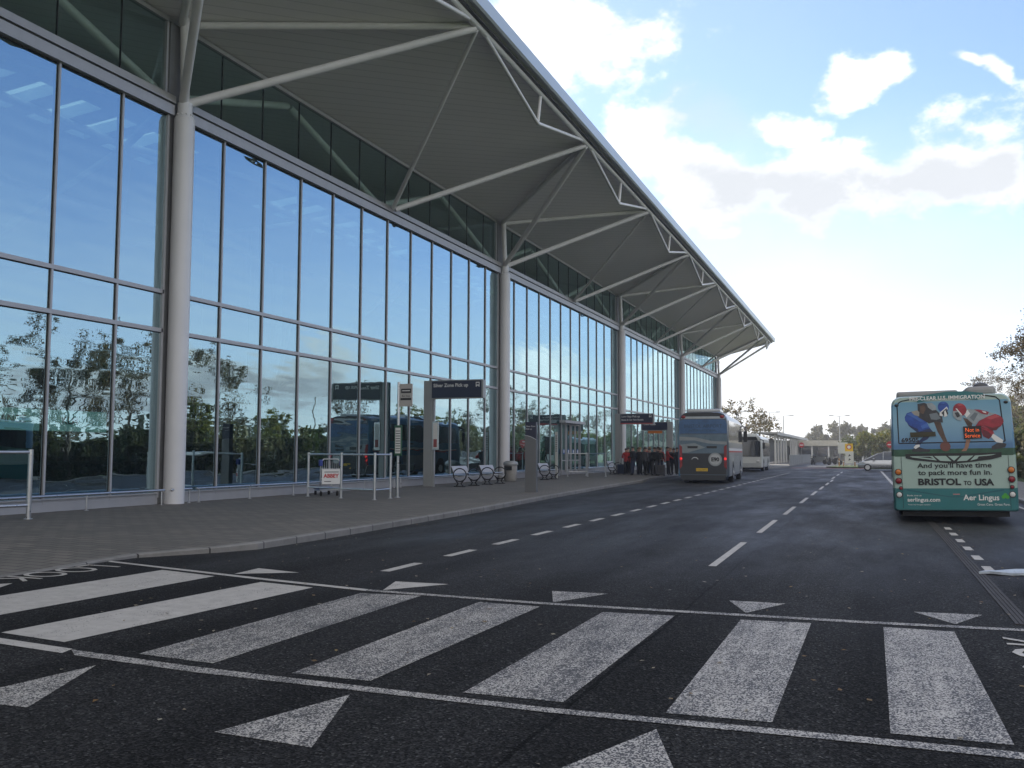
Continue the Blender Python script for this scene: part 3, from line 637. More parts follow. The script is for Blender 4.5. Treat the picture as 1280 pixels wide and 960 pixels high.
# bus stop pole
S = thing('bus_stop', 'slim bus stop pole with grey flag and green timetable case', 'bus stop', (-14.25,26.55,Z))
b = MB(); b.tube((0,0,0),(0,0,3.72),.045,12); b.tube((0,0,0),(0,0,.02),.09,12); b.build('pole', M['alu'], S)
b = MB(); b.bbox(.05,.50,-.02,.02,2.93,3.66,.008); fl = b.build('flag', pm('flag_grey', (.45,.43,.41), .45), S)
b = MB(); b.box(.10,.46,-.024,-.0205,3.36,3.50); b.box(.08,.47,-.024,-.0205,3.13,3.2); b.build('flag_band', M['black'], fl)
b = MB(); b.box(.14,.42,-.027,-.0245,3.42,3.45); b.build('flag_bus', M['white'], fl)
txt('flag_lettering', 'Bus Stop', .085, M['black'], fl, (.275,-.022,3.24), REAR, 1, 'CENTER')
b = MB(); b.bbox(-.10,.17,-.085,-.045,1.34,2.32,.01); tt = b.build('timetable_case', M['green_dk'], S)
b = MB(); b.box(-.06,.13,-.0885,-.0855,1.42,2.24); b.build('timetable', M['white'], tt)
b = MB()
for k in range(9): b.box(-.045,.115,-.0915,-.0887,1.48+.08*k,1.51+.08*k)
b.build('timetable_print', M['mid_grey'], tt)

def post_sign(loc, label, h, w, ph, l1, l2=None, s=1., icon=True):
    o = thing('pick_up_sign', label, 'sign', loc, 0, 'navy signs on grey posts')
    b = MB(); b.bbox(-.20,.20,-.09,.09,0,h,.012); b.box(.215,.29,-.06,.06,0,h-.05); b.build('post', M['sign_grey'], o)
    b = MB(); b.bbox(.18,.26+w,-.12,-.095,h-.08-ph,h-.03,.004); b.bbox(.24+w,.32+w,-.13,.10,h-.12-ph,h-.02,.01); b.box(.18,.26+w,-.13,.10,h-.12-ph,h-.085-ph); b.box(.18,.26+w,-.13,.10,h-.03,h+.01); b.bbox(.18,.26+w,.06,.085,h-.08-ph,h-.03,.004)
    b.build('sign_case', M['sign_grey'], o)
    b = MB(); b.box(.20,.235+w,-.125,-.1215,h-.08-ph,h-.035); b.box(.20,.235+w,.0855,.089,h-.08-ph,h-.035); pn = b.build('sign_panel', M['navy'], o)
    txt('sign_lettering', l1, .205*s, M['white'], pn, (.27,-.127,h-.28*s), REAR, 1, 'LEFT', .004)
    if l2: txt('sign_lettering', l2, .17*s, M['white'], pn, (.27,-.127,h-.53*s), REAR, 1, 'LEFT', .004)
    if icon:
        x = w-.02; z = h-.30*s; b = MB(); b.box(x,x+.17,-.129,-.1255,z,z+.20); b.build('bus_icon', M['white'], pn)
        b = MB(); b.box(x+.03,x+.14,-.132,-.1295,z+.09,z+.16); b.box(x+.05,x+.12,-.132,-.1295,z-.0,z+.04); b.build('bus_icon_window', M['navy'], pn)
    return o
o = post_sign((-17.55,35.4,Z), 'navy Silver Zone Pick up sign on a grey post behind the first bench', 4.48, 2.25, .66, 'Silver Zone Pick up')
b = MB(); b.bbox(.22,.52,-.11,-.07,1.55,2.75,.01); cs = b.build('timetable_case', M['alu'], o); b = MB(); b.box(.27,.47,-.114,-.1105,1.62,2.68); pp = b.build('timetable', M['white'], cs); b = MB(); b.box(.29,.45,-.117,-.1145,1.66,2.0); b.build('timetable_print', pm('print_red', (.3,.08,.08), .5), cs)
o = post_sign((-16.55,63.2,Z), 'navy Long Stay sign with a red lower edge above the queue', 4.15, 2.25, .62, 'Long Stay Pick up', 'Buses & Car Park Shuttle', .9)
b = MB(); b.box(.2,2.49,-.1285,-.1255,3.42,3.50); b.build('red_edge', M['red'], o)
o = post_sign((-14.1,69.2,Z), 'navy sign with hanging orange plate behind the queue, its panel left of the post', 3.75, 1.9, .52, 'Coach Station', None, .8, False); o.rotation_euler = (0,0,0); o.scale = (-1,1,1)
for c_ in list(bpy.data.objects):
    if c_.type == 'FONT' and c_.parent and c_.parent.parent == o: c_.scale.x = -1; c_.location.x = 2.0
b = MB(); b.bbox(.6,1.7,-.05,-.02,2.9,3.1,.01); b.build('orange_plate', M['orange'], o)

# totem
o = thing('totem_sign', 'grey monolith totem with navy head standing near the kerb', 'sign', (-11.77,32.3,Z), R_(5))
def arc_pts(x0, x1, z, h, n=8): return [(x0+(x1-x0)*i/n, z+h*math.sin(math.pi/2*i/n+math.pi/2)) for i in range(n+1)]
b = MB(); b.prism([(-.21,0),(.21,0),(.21,1.92)]+[(.21-.42*i/8, 1.92+.15*math.sin(math.pi/2*i/8)) for i in range(1,9)], 'y', -.12, .12); b.build('body', M['totem'], o)
b = MB(); b.prism([(.205,1.928)]+[(.205-.41*i/8, 1.928+.15*math.sin(math.pi/2*i/8)) for i in range(1,9)]+[(-.205,2.58),(.205,2.58)], 'y', -.105, .105); hd = b.build('head', M['navy'], o)
b = MB(); b.prism([(.212,1.922)]+[(.212-.424*i/8, 1.922+.15*math.sin(math.pi/2*i/8)) for i in range(1,9)]+[(-.212,2.09)]+[(-.212+.424*i/8, 1.94+.15*math.cos(math.pi/2*i/8)) for i in range(1,9)], 'y', -.13, -.106); b.build('light_strip', M['alu'], o)
txt('head_lettering', 'Silver Zone', .075, M['white'], hd, (-.17,-.108,2.40), REAR); txt('head_lettering', 'Pick up', .075, M['white'], hd, (-.17,-.108,2.30), REAR)

# benches
def bench(loc, label):
    o = thing('bench', label, 'bench', loc, 0, 'metal benches facing the road'); L = 1.75
    prof = [(.25,.44),(.2,.455),(-.05,.43),(-.2,.45),(-.28,.55),(-.33,.72),(-.40,.86),(-.45,.87)]
    ms = M['bench']; b = MB(); n = len(prof)
    tp = [(x, z) for x, z in prof]; bt = [(x-.012, z-.022) for x, z in prof][::-1]
    b.prism([p for p in tp[:4]]+[(x-.005,z-.024) for x, z in prof[:4]][::-1], 'y', -L/2, L/2); b.build('seat', ms, o)
    b = MB(); b.prism(tp[4:]+[(x-.022,z-.006) for x, z in prof[4:]][::-1], 'y', -L/2+.1, L/2-.1); b.build('backrest', ms, o)
    for s in (-1, 1):
        y = s*(L/2-.12); b = MB()
        b.path([(-.02+.30*math.cos(6.283*k/18),y,.50+.27*math.sin(6.283*k/18)) for k in range(18)], .026, 8, closed=True)
        b.path([(-.22,y,.30),(-.10,y,.14),(-.18,y,.02)], .028); b.path([(.18,y,.30),(.04,y,.14),(.14,y,.02)], .028); b.tube((-.28,y,.015),(.24,y,.015),.025); b.tube((-.30,y,.44),(.26,y,.44),.022); b.tube((-.28,y,.46),(-.42,y,.84),.02)
        b.build('leg', M['black'], o)
    return o
B0 = bench((-16.15,36.35,Z), 'perforated metal bench nearest the Silver Zone sign')
for y, l in ((39.35, 'metal bench between the first bench and the litter bin'), (47.2, 'metal bench partly behind the grey totem'), (60.9, 'metal bench left of the Long Stay sign beside the queue')):
    dup(B0, (-16.15,y,Z), 0, l)
o = thing('litter_bin', 'round grey litter bin at the second column beside the benches', 'bin', (-17.0,43.6,Z))
b = MB(); rg = [[(r*math.cos(6.283*k/18), r*math.sin(6.283*k/18), z) for k in range(18)] for r, z in ((.26,0),(.32,.05),(.33,.78),(.30,.8))]; b.loft(rg); b.build('body', M['concrete'], o)
b = MB(); rg = [[(r*math.cos(6.283*k/18), r*math.sin(6.283*k/18), z) for k in range(18)] for r, z in ((.36,.80),(.38,.84),(.36,.95),(.22,1.02))]; b.loft(rg); b.build('lid', M['sign_grey'], o)
b = MB(); b.bbox(-.2,.2,-.37,-.31,.56,.76,.02); b.build('slot', M['black'], o)


# ------------------------------------------------------------------ people
def person_mesh(h, arms, stance, seed):
    k = h/1.75; P = []; R = []; E_ = []
    def v(x, y, z, r, par=None):
        P.append((x*k, y*k, z*k)); R.append(r*k)
        if par is not None: E_.append((par, len(P)-1))
        return len(P)-1
    pel = v(0,0,.95,.15); sp = v(0,.0,1.14,.145,pel); chn = v(0,.0,1.33,.165,sp); nk = v(0,.0,1.50,.062,chn); hb = v(0,.025,1.585,.078,nk); hm = v(0,.03,1.66,.098,hb); ht = v(0,.02,1.725,.075,hm)
    for s, (el_, wr) in zip((-1,1), arms):
        sh_ = v(s*.19,0,1.42,.082,chn); e = v(s*el_[0],el_[1],el_[2],.062,sh_); w = v(s*wr[0],wr[1],wr[2],.045,e); v(s*wr[0],wr[1]+.03,wr[2]-.08,.042,w)
    for s, dy in zip((-1,1), stance):
        hp = v(s*.095,0,.88,.112,pel); kn = v(s*.105,dy*.5+.02,.50,.078,hp); an = v(s*.11,dy,.10,.055,kn); v(s*.12,dy+.13,.045,.042,an)
    bm = bmesh.new(); sl_ = bm.verts.layers.skin.verify(); vs = [bm.verts.new(p) for p in P]
    for q, r, i in zip(vs, R, range(len(R))): q[sl_].radius = (r, r*.86 if i in (0,1,2) else r); q[sl_].use_root = (i == 0)
    for a, b in E_: bm.edges.new((vs[a], vs[b]))
    me = bpy.data.meshes.new('person'); bm.to_mesh(me); bm.free()
    o = bpy.data.objects.new('tmp_person', me); COL.objects.link(o); o.modifiers.new('s', 'SKIN'); m2 = o.modifiers.new('u', 'SUBSURF'); m2.levels = m2.render_levels = 1
    dg = bpy.context.evaluated_depsgraph_get(); out = bpy.data.meshes.new_from_object(o.evaluated_get(dg)); bpy.data.objects.remove(o); bpy.data.meshes.remove(me)
    for p in out.polygons:
        c = p.center/k; p.use_smooth = True
        p.material_index = 0 if c.z > 1.505 and abs(c.x) < .12 else (1 if c.z > .93 or (abs(c.x) > .20 and c.z > .83) else (3 if c.z < .12 else 2))
        if abs(c.x) > .21 and c.z < .80: p.material_index = 0
    return out
dn = ((.25,-.03,1.13),(.27,.06,.87)); bent = ((.25,-.05,1.14),(.17,.24,1.16)); out_ = ((.33,.08,1.22),(.42,.30,1.08))
PM = [person_mesh(1.76, (dn,dn), (.05,-.06), 0), person_mesh(1.70, (dn,bent), (-.04,.10), 1), person_mesh(1.80, (bent,out_), (.0,.12), 2)]
def person(loc, rz, v, coat, legs, hair, label, hood=False, bag=None):
    me = PM[v].copy(); mi = [p.material_index for p in PM[v].polygons]; me.materials.clear()
    for m in (M['skin'], coat, legs, M['black']): me.materials.append(m)
    me.polygons.foreach_set('material_index', mi)
    o = link(bpy.data.objects.new('person', me), None, loc, (0,0,rz)); tag(o, label, 'person', 'people queuing by the coach')
    k = (1.76,1.70,1.80)[v]/1.75; b = MB(); b.ball((0,.012*k,1.69*k),.108*k,14,10,0,(1,1.02,1.0),-.15)
    b.build('hair', hair, o)
    f_ = MB()
    for s in (-1,1): f_.ball((s*.035*k,.125*k,1.672*k),.011*k,6,4); 
    f_.build('eyes', M['black'], o); f_ = MB(); f_.ball((0,.128*k,1.645*k),.018*k,8,6,0,(.7,1.,1.2)); f_.build('nose', M['skin'], o)
    if hood: b = MB(); b.bbox(-.16,.16,-.33*k,-.17*k,1.02*k,1.46*k,.05); b.build('backpack', bag or M['black_cloth'], o)
    return o
HB = M['hair']; HG = pm('hair_fair', (.22,.14,.06), .7); HD = pm('hair_grey', (.2,.2,.19), .7)
rc, bc, gc, uc = M['red_cloth'], M['black_cloth'], M['grey_cloth'], M['blue_cloth']
PP = [((-15.1,60.2), 20, 0, bc, bc, HB, 'person in black coat at the left end of the queue', 0),
 ((-14.55,60.9), -30, 1, rc, bc, HB, 'person in dark red jacket second from the left of the queue', 0),
 ((-14.2,59.4), 150, 0, rc, bc, HB, 'person in red jacket turned to the camera one row behind the front left figure', 0),
 ((-13.75,60.6), -60, 2, gc, uc, HG, 'fair haired person in grey coat in the middle of the queue', 0),
 ((-13.45,59.3), 10, 1, bc, bc, HB, 'person in black with a dark backpack in the middle of the queue', 1),
 ((-13.05,60.9), -20, 0, rc, bc, HG, 'fair haired person in long red jacket behind the black backpack', 0),
 ((-12.62,58.6), 0, 1, bc, uc, HB, 'person in black coat and blue trousers standing at the kerb', 1),
 ((-12.2,58.9), -75, 2, rc, bc, HB, 'person in bright red jacket reaching towards the coach', 0),
 ((-13.6,62.4), 40, 2, bc, gc, HD, 'grey haired person in black coat at the back of the queue', 0),
 ((-12.05,61.2), -50, 0, bc, bc, HB, 'person in dark clothes half hidden beside the coach', 0),
 ((-14.7,63.4), 90, 1, uc, bc, HB, 'person in blue coat at the back left of the queue', 0),
 ((-14.9,58.9), 200, 1, rc, bc, HB, 'person in red jacket facing the camera at the left front of the queue', 0),
 ((-13.0,59.9), 30, 2, bc, bc, HB, 'person in black squeezed between the red jackets', 0),
 ((-13.95,58.7), -10, 0, bc, bc, HG, 'fair haired person in black with a pack at the front of the queue', 1),
 ((-12.75,57.6), 15, 0, bc, gc, HB, 'person in black jacket with a dark backpack nearest the camera at the kerb', 1),
 ((-14.3,62.2), 15, 2, rc, bc, HD, 'grey haired person in dark red jacket at the back of the queue', 0),
 ((-14.2,57.9), 60, 2, bc, uc, HB, 'person in black coat holding out an arm at the front left of the queue', 0),
 ((-13.4,57.8), -35, 0, gc, bc, HB, 'person in charcoal jacket at the front middle of the queue', 0),
 ((-12.0,59.9), -15, 1, bc, bc, HB, 'person in black with a pack between the red reaching figure and the coach', 1),
 ((-15.5,61.8), 5, 0, bc, gc, HB, 'person in black and grey under the Long Stay sign', 0),
 ((-12.9,63.2), -110, 0, bc, bc, HG, 'fair haired person in black at the back right of the queue', 0)]
for (x, y), a, v, ct, lg, hr, lb, hd_ in PP: person((x,y,.118 if x < -12.2 else .122), R_(a), v, ct, lg, hr, lb, bool(hd_))
def suitcase(loc, m, label, rz=0):
    o = thing('suitcase', label, 'suitcase', loc, rz, 'luggage by the queue'); b = MB(); b.bbox(-.22,.22,-.13,.13,.06,.68,.04); b.build('body', m, o)
    b = MB(); b.path([(-.11,.11,.66),(-.11,.11,1.02),(.11,.11,1.02),(.11,.11,.66)], .012); b.build('handle', M['alu'], o)
    for x in (-.17,.17):
        for y in (-.09,.09): b = MB(); b.tube((x-.015,y,.032),(x+.015,y,.032),.032,10); b.build('wheel', M['rubber'], o)
suitcase((-15.55,60.0,Z), M['blue_cloth'], 'blue suitcase standing at the foot of the Long Stay sign'); suitcase((-12.95,58.5,Z), M['black_cloth'], 'black suitcase at the feet of the backpack wearer'); suitcase((-12.4,58.0,Z), gc, 'grey suitcase nearest the coach')

# ------------------------------------------------------------------ vehicles
def ring(hw, z0, z1, r, y, tum=.04, rb=.06, n=6):
    pts = []
    def arc(cx, cz, r, a0, a1):
        for i in range(n+1): a = R_(a0+(a1-a0)*i/n); pts.append((cx+r*math.cos(a), cz+r*math.sin(a)))
    arc(hw-rb, z0+rb, rb, -90, 0); pts.append((hw, (z0+z1)*.48)); arc(hw-tum-r, z1-r, r, 0, 90); arc(-(hw-tum-r), z1-r, r, 90, 180); pts.append((-hw, (z0+z1)*.48)); arc(-(hw-rb), z0+rb, rb, 180, 270)
    return [(x, y, z) for x, z in pts]
def bus_body(hw, z0, z1, L, r, mats, parent, name='body', rear=.10, front=.25):
    b = MB(); zc = (z0+z1)/2
    def sc(rg, k, y): return [(x*k, y, zc+(z-zc)*(1-(1-k)*.55)) for x, _, z in rg]
    base = ring(hw, z0, z1, r, 0)
    b.loft([sc(base,.962,0), sc(base,.982,rear*.35), sc(base,1,rear*1.6), sc(base,1,L-front*2), sc(base,.985,L-front*.6), sc(base,.93,L)])
    return b.build(name, mats, parent)
def wheel(parent, x, y, r, w, side, name='wheel'):
    b = MB(); b.tube((x-w/2,y,r),(x+w/2,y,r),r,24); o = b.build(name, M['rubber'], parent)
    b = MB(); xo = x+side*(w/2+.004); b.disc((y,r), r*.6, 'x', min(xo,xo-side*.02), max(xo,xo-side*.02), 20); b.disc((y,r), r*.2, 'x', min(xo,xo+side*.03), max(xo,xo+side*.03), 12); b.build('rim', M['alu'], o)
def poly(parent, name, pts, m, lay, th=.002, base=0.):
    b = MB(); b.prism(pts, 'y', base-.003*lay-th, base-.003*lay); return b.build(name, m, parent)
def circ(cx, cz, r, n=18, sx=1.): return [(cx+r*sx*math.cos(6.2832*i/n), cz+r*math.sin(6.2832*i/n)) for i in range(n)]

# the bus standing in the lay-by, seen from behind
BU = thing('airline_advert_bus', 'teal and blue bus with an airline advert of two crouching players on its back', 'bus', (1.74,23.3,0)); BU.rotation_euler = (0, R_(-1.1), R_(-1.1))
mint = pm('mint_paint', (.35,.47,.42), .35, var=.04); teal = pm('teal_paint', (.018,.155,.165), .35, var=.05); skyb = pm('ad_sky_blue', (.10,.30,.48), .35, var=.05, coat=.3)
def m_adsky():
    m, t, b, o = nt('ad_sky_print'); z = nd(t, 'ShaderNodeSeparateXYZ', {0: coords(t)}).outputs['Z']
    n = noise(t, coords(t), 1.3, 3)
    k = mth(t, 'ADD', z, mth(t, 'MULTIPLY', n, .25)); k = nd(t, 'ShaderNodeMapRange', {'Value': k, 'From Min': 1.9, 'From Max': 3.0}).outputs[0]
    t.links.new(ramp(t, k, [(0,(.08,.19,.36)), (.12,(.15,.30,.46)), (.5,(.22,.40,.52)), (1,(.13,.32,.46))]), b.inputs['Base Color']); b.inputs['Roughness'].default_value = .3; return m
adsky = m_adsky(); adgrass = pm('ad_grass_print', (.025,.085,.05), .4, var=.4, scale=6)
m, t, b, o = nt('bus_livery'); z = nd(t, 'ShaderNodeSeparateXYZ', {0: coords(t)}).outputs['Z']
t.links.new(ramp(t, mth(t, 'MULTIPLY', z, .3333), [(0,(.018,.155,.165)), (.267,(.35,.47,.42)), (.512,(.025,.085,.05)), (.566,(.10,.24,.40)), (.91,(.35,.47,.42))], 'CONSTANT'), b.inputs['Base Color']); b.inputs['Roughness'].default_value = .32; b.inputs['Coat Weight'].default_value = .3
bus_body(1.29, .28, 2.93, 10.5, .22, m, BU)
def bp(px, py): return ((px-1192.5)*.0169, .27+(640-(py+.020*(px-1192.5)))*.01812)
def z1(L): return [bp(1080+X/4.8, 460+Y/4.8) for X, Y in L]
def zA(L): return [bp(1110+X/10.667, 480+Y/10.667) for X, Y in L]
def zB(L): return [bp(1190+X/10.667, 480+Y/10.667) for X, Y in L]
e_ = 1.222
poly(BU, 'advert_sky', [(-e_,1.70),(e_,1.70),(e_,2.68),(1.15,2.79),(-1.15,2.79),(-e_,2.68)], adsky, 0, .006)
poly(BU, 'advert_grass', [(-e_,1.535),(e_,1.535),(e_,1.698),(-e_,1.698)], adgrass, 0, .006)
poly(BU, 'rear_panel', [(-e_,.802),(e_,.802),(e_,1.533),(-e_,1.533)], mint, 0, .006)
poly(BU, 'bumper', [(-e_,.33),(e_,.33),(e_,.80),(-e_,.80)], teal, 0, .012)
poly(BU, 'bumper_crease', [(-1.0,.785),(-.1,.62),(.1,.62),(1.0,.785),(1.0,.75),(.1,.60),(-.1,.60),(-1.0,.75)], pm('teal_deep', (.01,.10,.12), .4), 4, .002)
# rear window outline (rubber seal)
wo = z1([(222,455),(222,225),(232,205),(250,195),(330,180),(520,165),(740,165),(805,176),(826,195),(845,440)])
b = MB()
for p, q in zip(wo, wo[1:]+wo[:1]): b.tube((p[0],-.002,p[1]),(q[0],-.002,q[1]),.014,6)
b.build('window_seal', M['seal_shade'], BU)
for X in (232, 857): p = z1([(X,540),(X,850)]); b = MB(); b.box(p[0][0]-.004,p[0][0]+.004,-.0145,-.0068,.35,1.53); b.build('panel_seam', M['seal_shade'], BU)
# printed players
AD = poly(BU, 'advert_banner', z1([(315,190),(375,172),(375,163),(520,140),(640,140),(735,152),(728,178),(705,178),(700,193),(600,180),(480,180),(345,205),(345,192)]), teal, 6)
txt('banner_lettering', 'PRE-CLEAR U.S. IMMIGRATION', .118, M['white'], AD, (z1([(522,186)])[0][0],-.0215,z1([(522,188)])[0][1]), REAR, .98, 'CENTER', .003, .0006)
pc = dict(blue=pm('print_blue',(.02,.07,.32),.4,var=.5,scale=6), navy=pm('print_navy',(.015,.03,.10),.4), dark=pm('print_dark',(.035,.035,.04),.4,var=.4,scale=9), grey=pm('print_grey',(.30,.34,.36),.4,var=.25,scale=8), beige=pm('print_beige',(.34,.32,.28),.4), brown=pm('print_skin',(.09,.055,.04),.4,var=.5,scale=6), ball=pm('print_ball',(.16,.06,.045),.4), red=pm('print_red',(.30,.02,.035),.4,var=.5,scale=6), tan=pm('print_tan',(.32,.17,.11),.4), white=M['white'])
pa = link(bpy.data.objects.new('advert_players', None), BU)
def pp(L, c, lay): poly(pa, 'print_'+c, L, pc[c], lay)
pp(zA([(270,440),(300,385),(360,365),(450,430),(560,505),(600,590),(450,640),(440,600),(330,550),(275,490)]), 'blue', 3)
pp(zA([(300,520),(450,600),(600,590),(640,640),(560,740),(500,770),(470,800),(440,840),(430,860),(370,860),(400,800),(470,740),(520,690),(430,650),(320,560)]), 'navy', 2)
pp(zA([(450,260),(540,245),(650,290),(700,350),(770,430),(775,515),(690,500),(590,525),(450,440)]), 'dark', 4)
pp(zA([(570,255),(640,245),(690,290),(700,345),(640,350),(590,310)]), 'grey', 5)
pp(zA([(360,365),(440,345),(470,370),(465,430),(400,410)]), 'beige', 5)
pp(zA([(650,490),(740,490),(790,680),(825,785),(775,785),(700,640)]), 'brown', 3)
pp(zA(circ(790,835,66,16,1.05)), 'ball', 4)
pp(zA([(350,875),(440,845),(500,865),(590,880),(580,908),(345,908)]), 'dark', 4)
pp(zA([(370,850),(400,815),(450,810),(455,835),(395,872)]), 'white', 5)
hp_ = zA(circ(790,305,74)); pp(hp_, 'blue', 5)
pp(zA([(740,380),(835,300),(850,330),(770,430),(735,420)]), 'white', 6); pp(zA([(760,385),(830,320),(850,400),(800,440)]), 'dark', 7)
pp(zA([(800,360),(815,350),(838,420),(825,432),(790,440),(795,425)]), 'white', 8)
pp(zB([(180,380),(250,330),(330,345),(520,380),(610,405),(480,470),(400,480),(330,550),(250,480)]), 'grey', 4)
pp(zB([(330,342),(400,345),(520,378),(500,415),(430,400)]), 'red', 6); pp(zB([(430,362),(475,372),(490,395),(450,385)]), 'white', 7)
pp(zB([(390,495),(500,440),(600,405),(660,430),(695,470),(700,510),(660,570),(550,628),(430,570),(340,560)]), 'red', 5)
pp(zB([(395,560),(560,630),(575,670),(500,735),(430,700),(415,640)]), 'red', 4)
pp(zB([(530,710),(560,665),(680,750),(670,790),(590,775)]), 'white', 5)
pp(zB([(530,835),(600,790),(680,785),(720,800),(700,845),(530,880)]), 'dark', 4)
pp(zB([(185,450),(250,470),(310,500),(290,575),(235,560)]), 'brown', 3)
pp(zB([(215,735),(270,735),(235,845),(205,895),(140,900),(185,850)]), 'tan', 4)
pp(zB(circ(148,345,88,18,1.0)), 'red', 6); pp(zB([(55,365),(130,355),(180,420),(160,490),(110,480),(60,430)]), 'grey', 7); pp(zB([(95,330),(110,325),(175,410),(165,420)]), 'white', 8); pp(zB([(80,385),(125,375),(150,430),(110,450)]), 'dark', 8)
pc['blue_light'] = pm('print_blue_light', (.05,.14,.45), .4); pc['red_dark'] = pm('print_red_dark', (.12,.012,.02), .4); pc['grey_dark'] = pm('print_grey_dark', (.16,.19,.21), .4); pc['red_light'] = pm('print_red_light', (.45,.07,.08), .4)
pp(zA([(300,400),(370,375),(440,430),(520,500),(470,500),(380,440)]), 'blue_light', 4); pp(zA([(480,560),(560,520),(590,570),(500,600)]), 'blue_light', 4)
pp(zA([(480,290),(540,270),(560,330),(520,400),(480,380)]), 'brown', 5); pp(zA([(600,400),(700,380),(750,460),(690,480),(620,470)]), 'grey_dark', 5)
pp(zA([(740,250),(790,236),(830,250),(790,262)]), 'blue_light', 6); pp(zB([(110,275),(160,265),(200,285),(150,295)]), 'red_light', 7)
pp(zB([(430,545),(560,590),(660,555),(600,620),(550,625)]), 'red_dark', 6); pp(zB([(420,600),(500,640),(545,690),(500,733),(440,700)]), 'red_dark', 5); pp(zB([(480,455),(600,415),(660,440),(540,480)]), 'red_light', 6)
pp(zB([(270,450),(340,380),(380,400),(320,500)]), 'grey_dark', 5); pp(zB([(200,400),(250,345),(280,400),(230,450)]), 'white', 5)
# equipment on the rear
poly(BU, 'vent', z1([(293,387),(445,383),(447,410),(295,418)]), pm('vent_brown', (.045,.04,.02), .6), 10, .004)
le = poly(BU, 'destination_screen', z1([(608,352),(712,348),(715,422),(611,428)]), M['black'], 10, .006)
for s, Y in (('Not in', 384), ('Service', 418)):
    c0 = z1([(660,Y)])[0]; txt('screen_lettering', s, .128, M['led'], le, (c0[0],-.0385,c0[1]), REAR, .85, 'CENTER', -.001)
c0 = z1([(238,447)])[0]; txt('fleet_number', '69505', .135, M['black'], BU, (c0[0],-.011,c0[1]), REAR, 1.12, 'LEFT', .004)
gr = poly(BU, 'grille', z1([(258,520),(400,514),(540,512),(700,510),(820,505),(820,532),(760,548),(640,565),(540,575),(420,566),(310,556),(260,545)]), M['black'], 4, .006)
for L in ([(285,533),(420,530),(445,557),(300,540)], [(430,530),(500,529),(530,561),(465,559)], [(512,529),(580,528),(546,558)], [(592,528),(660,526),(620,557),(562,561)], [(668,526),(790,516),(640,556)]):
    poly(gr, 'grille_inset', z1(L), mint, 7.4, .002)
poly(gr, 'grille_slot', z1([(330,536),(405,534),(425,546)]), M['black'], 8.4, .002); poly(gr, 'grille_slot', z1([(690,531),(760,524),(680,545)]), M['black'], 8.4, .002)
def ad_text(s, X, Y, size, m, xs=1., al='LEFT', bo=.003): c0 = z1([(X,Y)])[0]; txt('advert_lettering', s, size, m, BU, (c0[0],-.016,c0[1]), (R_(90),R_(0),0), xs, al, bo)
def serif_text(s, X, Y, size, m, X2, bo=.003):
    """lettering with slab feet: the word in the plain face, plus a thin slab under and over every upright"""
    ad_text(s, X, Y, size, m, 1., 'LEFT', bo)
    o = [q for q in COL.objects if q.type == 'FONT'][-1]; bpy.context.view_layer.update(); w = o.dimensions.x
    o.scale.x = (z1([(X2,Y)])[0][0]-z1([(X,Y)])[0][0])/max(w, .01)
ink = pm('ink', (.008,.012,.014), .5)
serif_text("And you'll have time", 328, 603, .158, ink, 762); serif_text('to pack more fun in.', 330, 646, .158, ink, 762)
serif_text('BRISTOL', 326, 706, .20, ink, 578, .008); serif_text('TO', 596, 702, .13, ink, 640); serif_text('USA', 658, 702, .20, ink, 768, .008)
serif_text('Book now at', 257, 776, .05, M['white'], 342, 0); serif_text('aerlingus.com', 258, 808, .125, M['white'], 452, .002); serif_text('Taxes and charges included', 260, 830, .034, M['white'], 392, 0)
serif_text('Aer Lingus', 590, 792, .175, M['white'], 795, .003); serif_text('Great Care. Great Fare.', 667, 822, .072, M['white'], 852, 0)
sg = pm('shamrock_green', (.06,.33,.04), .45)
for X, Y in ((818,768),(840,768),(829,756)): poly(BU, 'shamrock_leaf', z1(circ(X,Y,11)), sg, 5+(X-800)*.02)
for side in (0, 1):
    for (X, Y), m, r in zip(([(202,630),(204,684),(222,728),(208,768)], [(892,608),(894,663),(877,709),(901,752)])[side], (M['lamp_amber'],M['lamp_red'],M['lamp_red'],M['lamp_white']), (.062,.062,.034,.058)):
        c0 = z1([(X,Y)])[0]; c0 = (max(-1.16, min(1.16, c0[0])), c0[1])
        b = MB(); b.disc(c0, r+.014, 'y', -.03, -.004, 20); lo = b.build('lamp_bezel', M['black'], BU)
        b = MB(); b.ball((c0[0],-.026,c0[1]), r, 16, 8, 0, (1,.35,1)); b.build('lamp', m, lo)
c0 = z1([(550,758)])[0]; b = MB(); b.box(c0[0]-.07,c0[0]+.07,-.024,-.0125,c0[1]-.012,c0[1]+.012); b.build('centre_lamp', pm('pale_red', (.4,.2,.2), .4), BU)
for s in (-1, 1): b = MB(); b.ball((s*1.13,-.005,2.72),.035,10,6,0,(1.4,.5,1)); b.build('marker_lamp', M['black'], BU)
b = MB(); b.bbox(-1.12,.2,.35,3.4,2.92,3.06,.05); b.bbox(.35,.98,.3,2.5,2.90,3.12,.08); b.build('roof_unit', pm('roof_grey', (.25,.25,.25), .6), BU)
b = MB(); b.ball((.72,.9,3.12),.17,14,8,0,(1,1,.75)); b.build('roof_dome', M['dark_grey'], BU)
b = MB(); b.box(-1.1,1.1,.15,1.2,.16,.30); b.box(-1.0,1.0,1.5,9.8,.2,.3); b.build('chassis', M['rubber'], BU)
for x in (-1.02,1.02):
    for y in (3.1,8.4): wheel(BU, x, y, .48, .3, 1 if x > 0 else -1)
for s in (-1, 1):
    b = MB(); b.prism([(1.0,1.45),(10.0,1.45),(10.0,2.45),(1.0,2.45)], 'x', *sorted((s*1.272,s*1.286))); b.build('side_window', M['vglass'], BU)
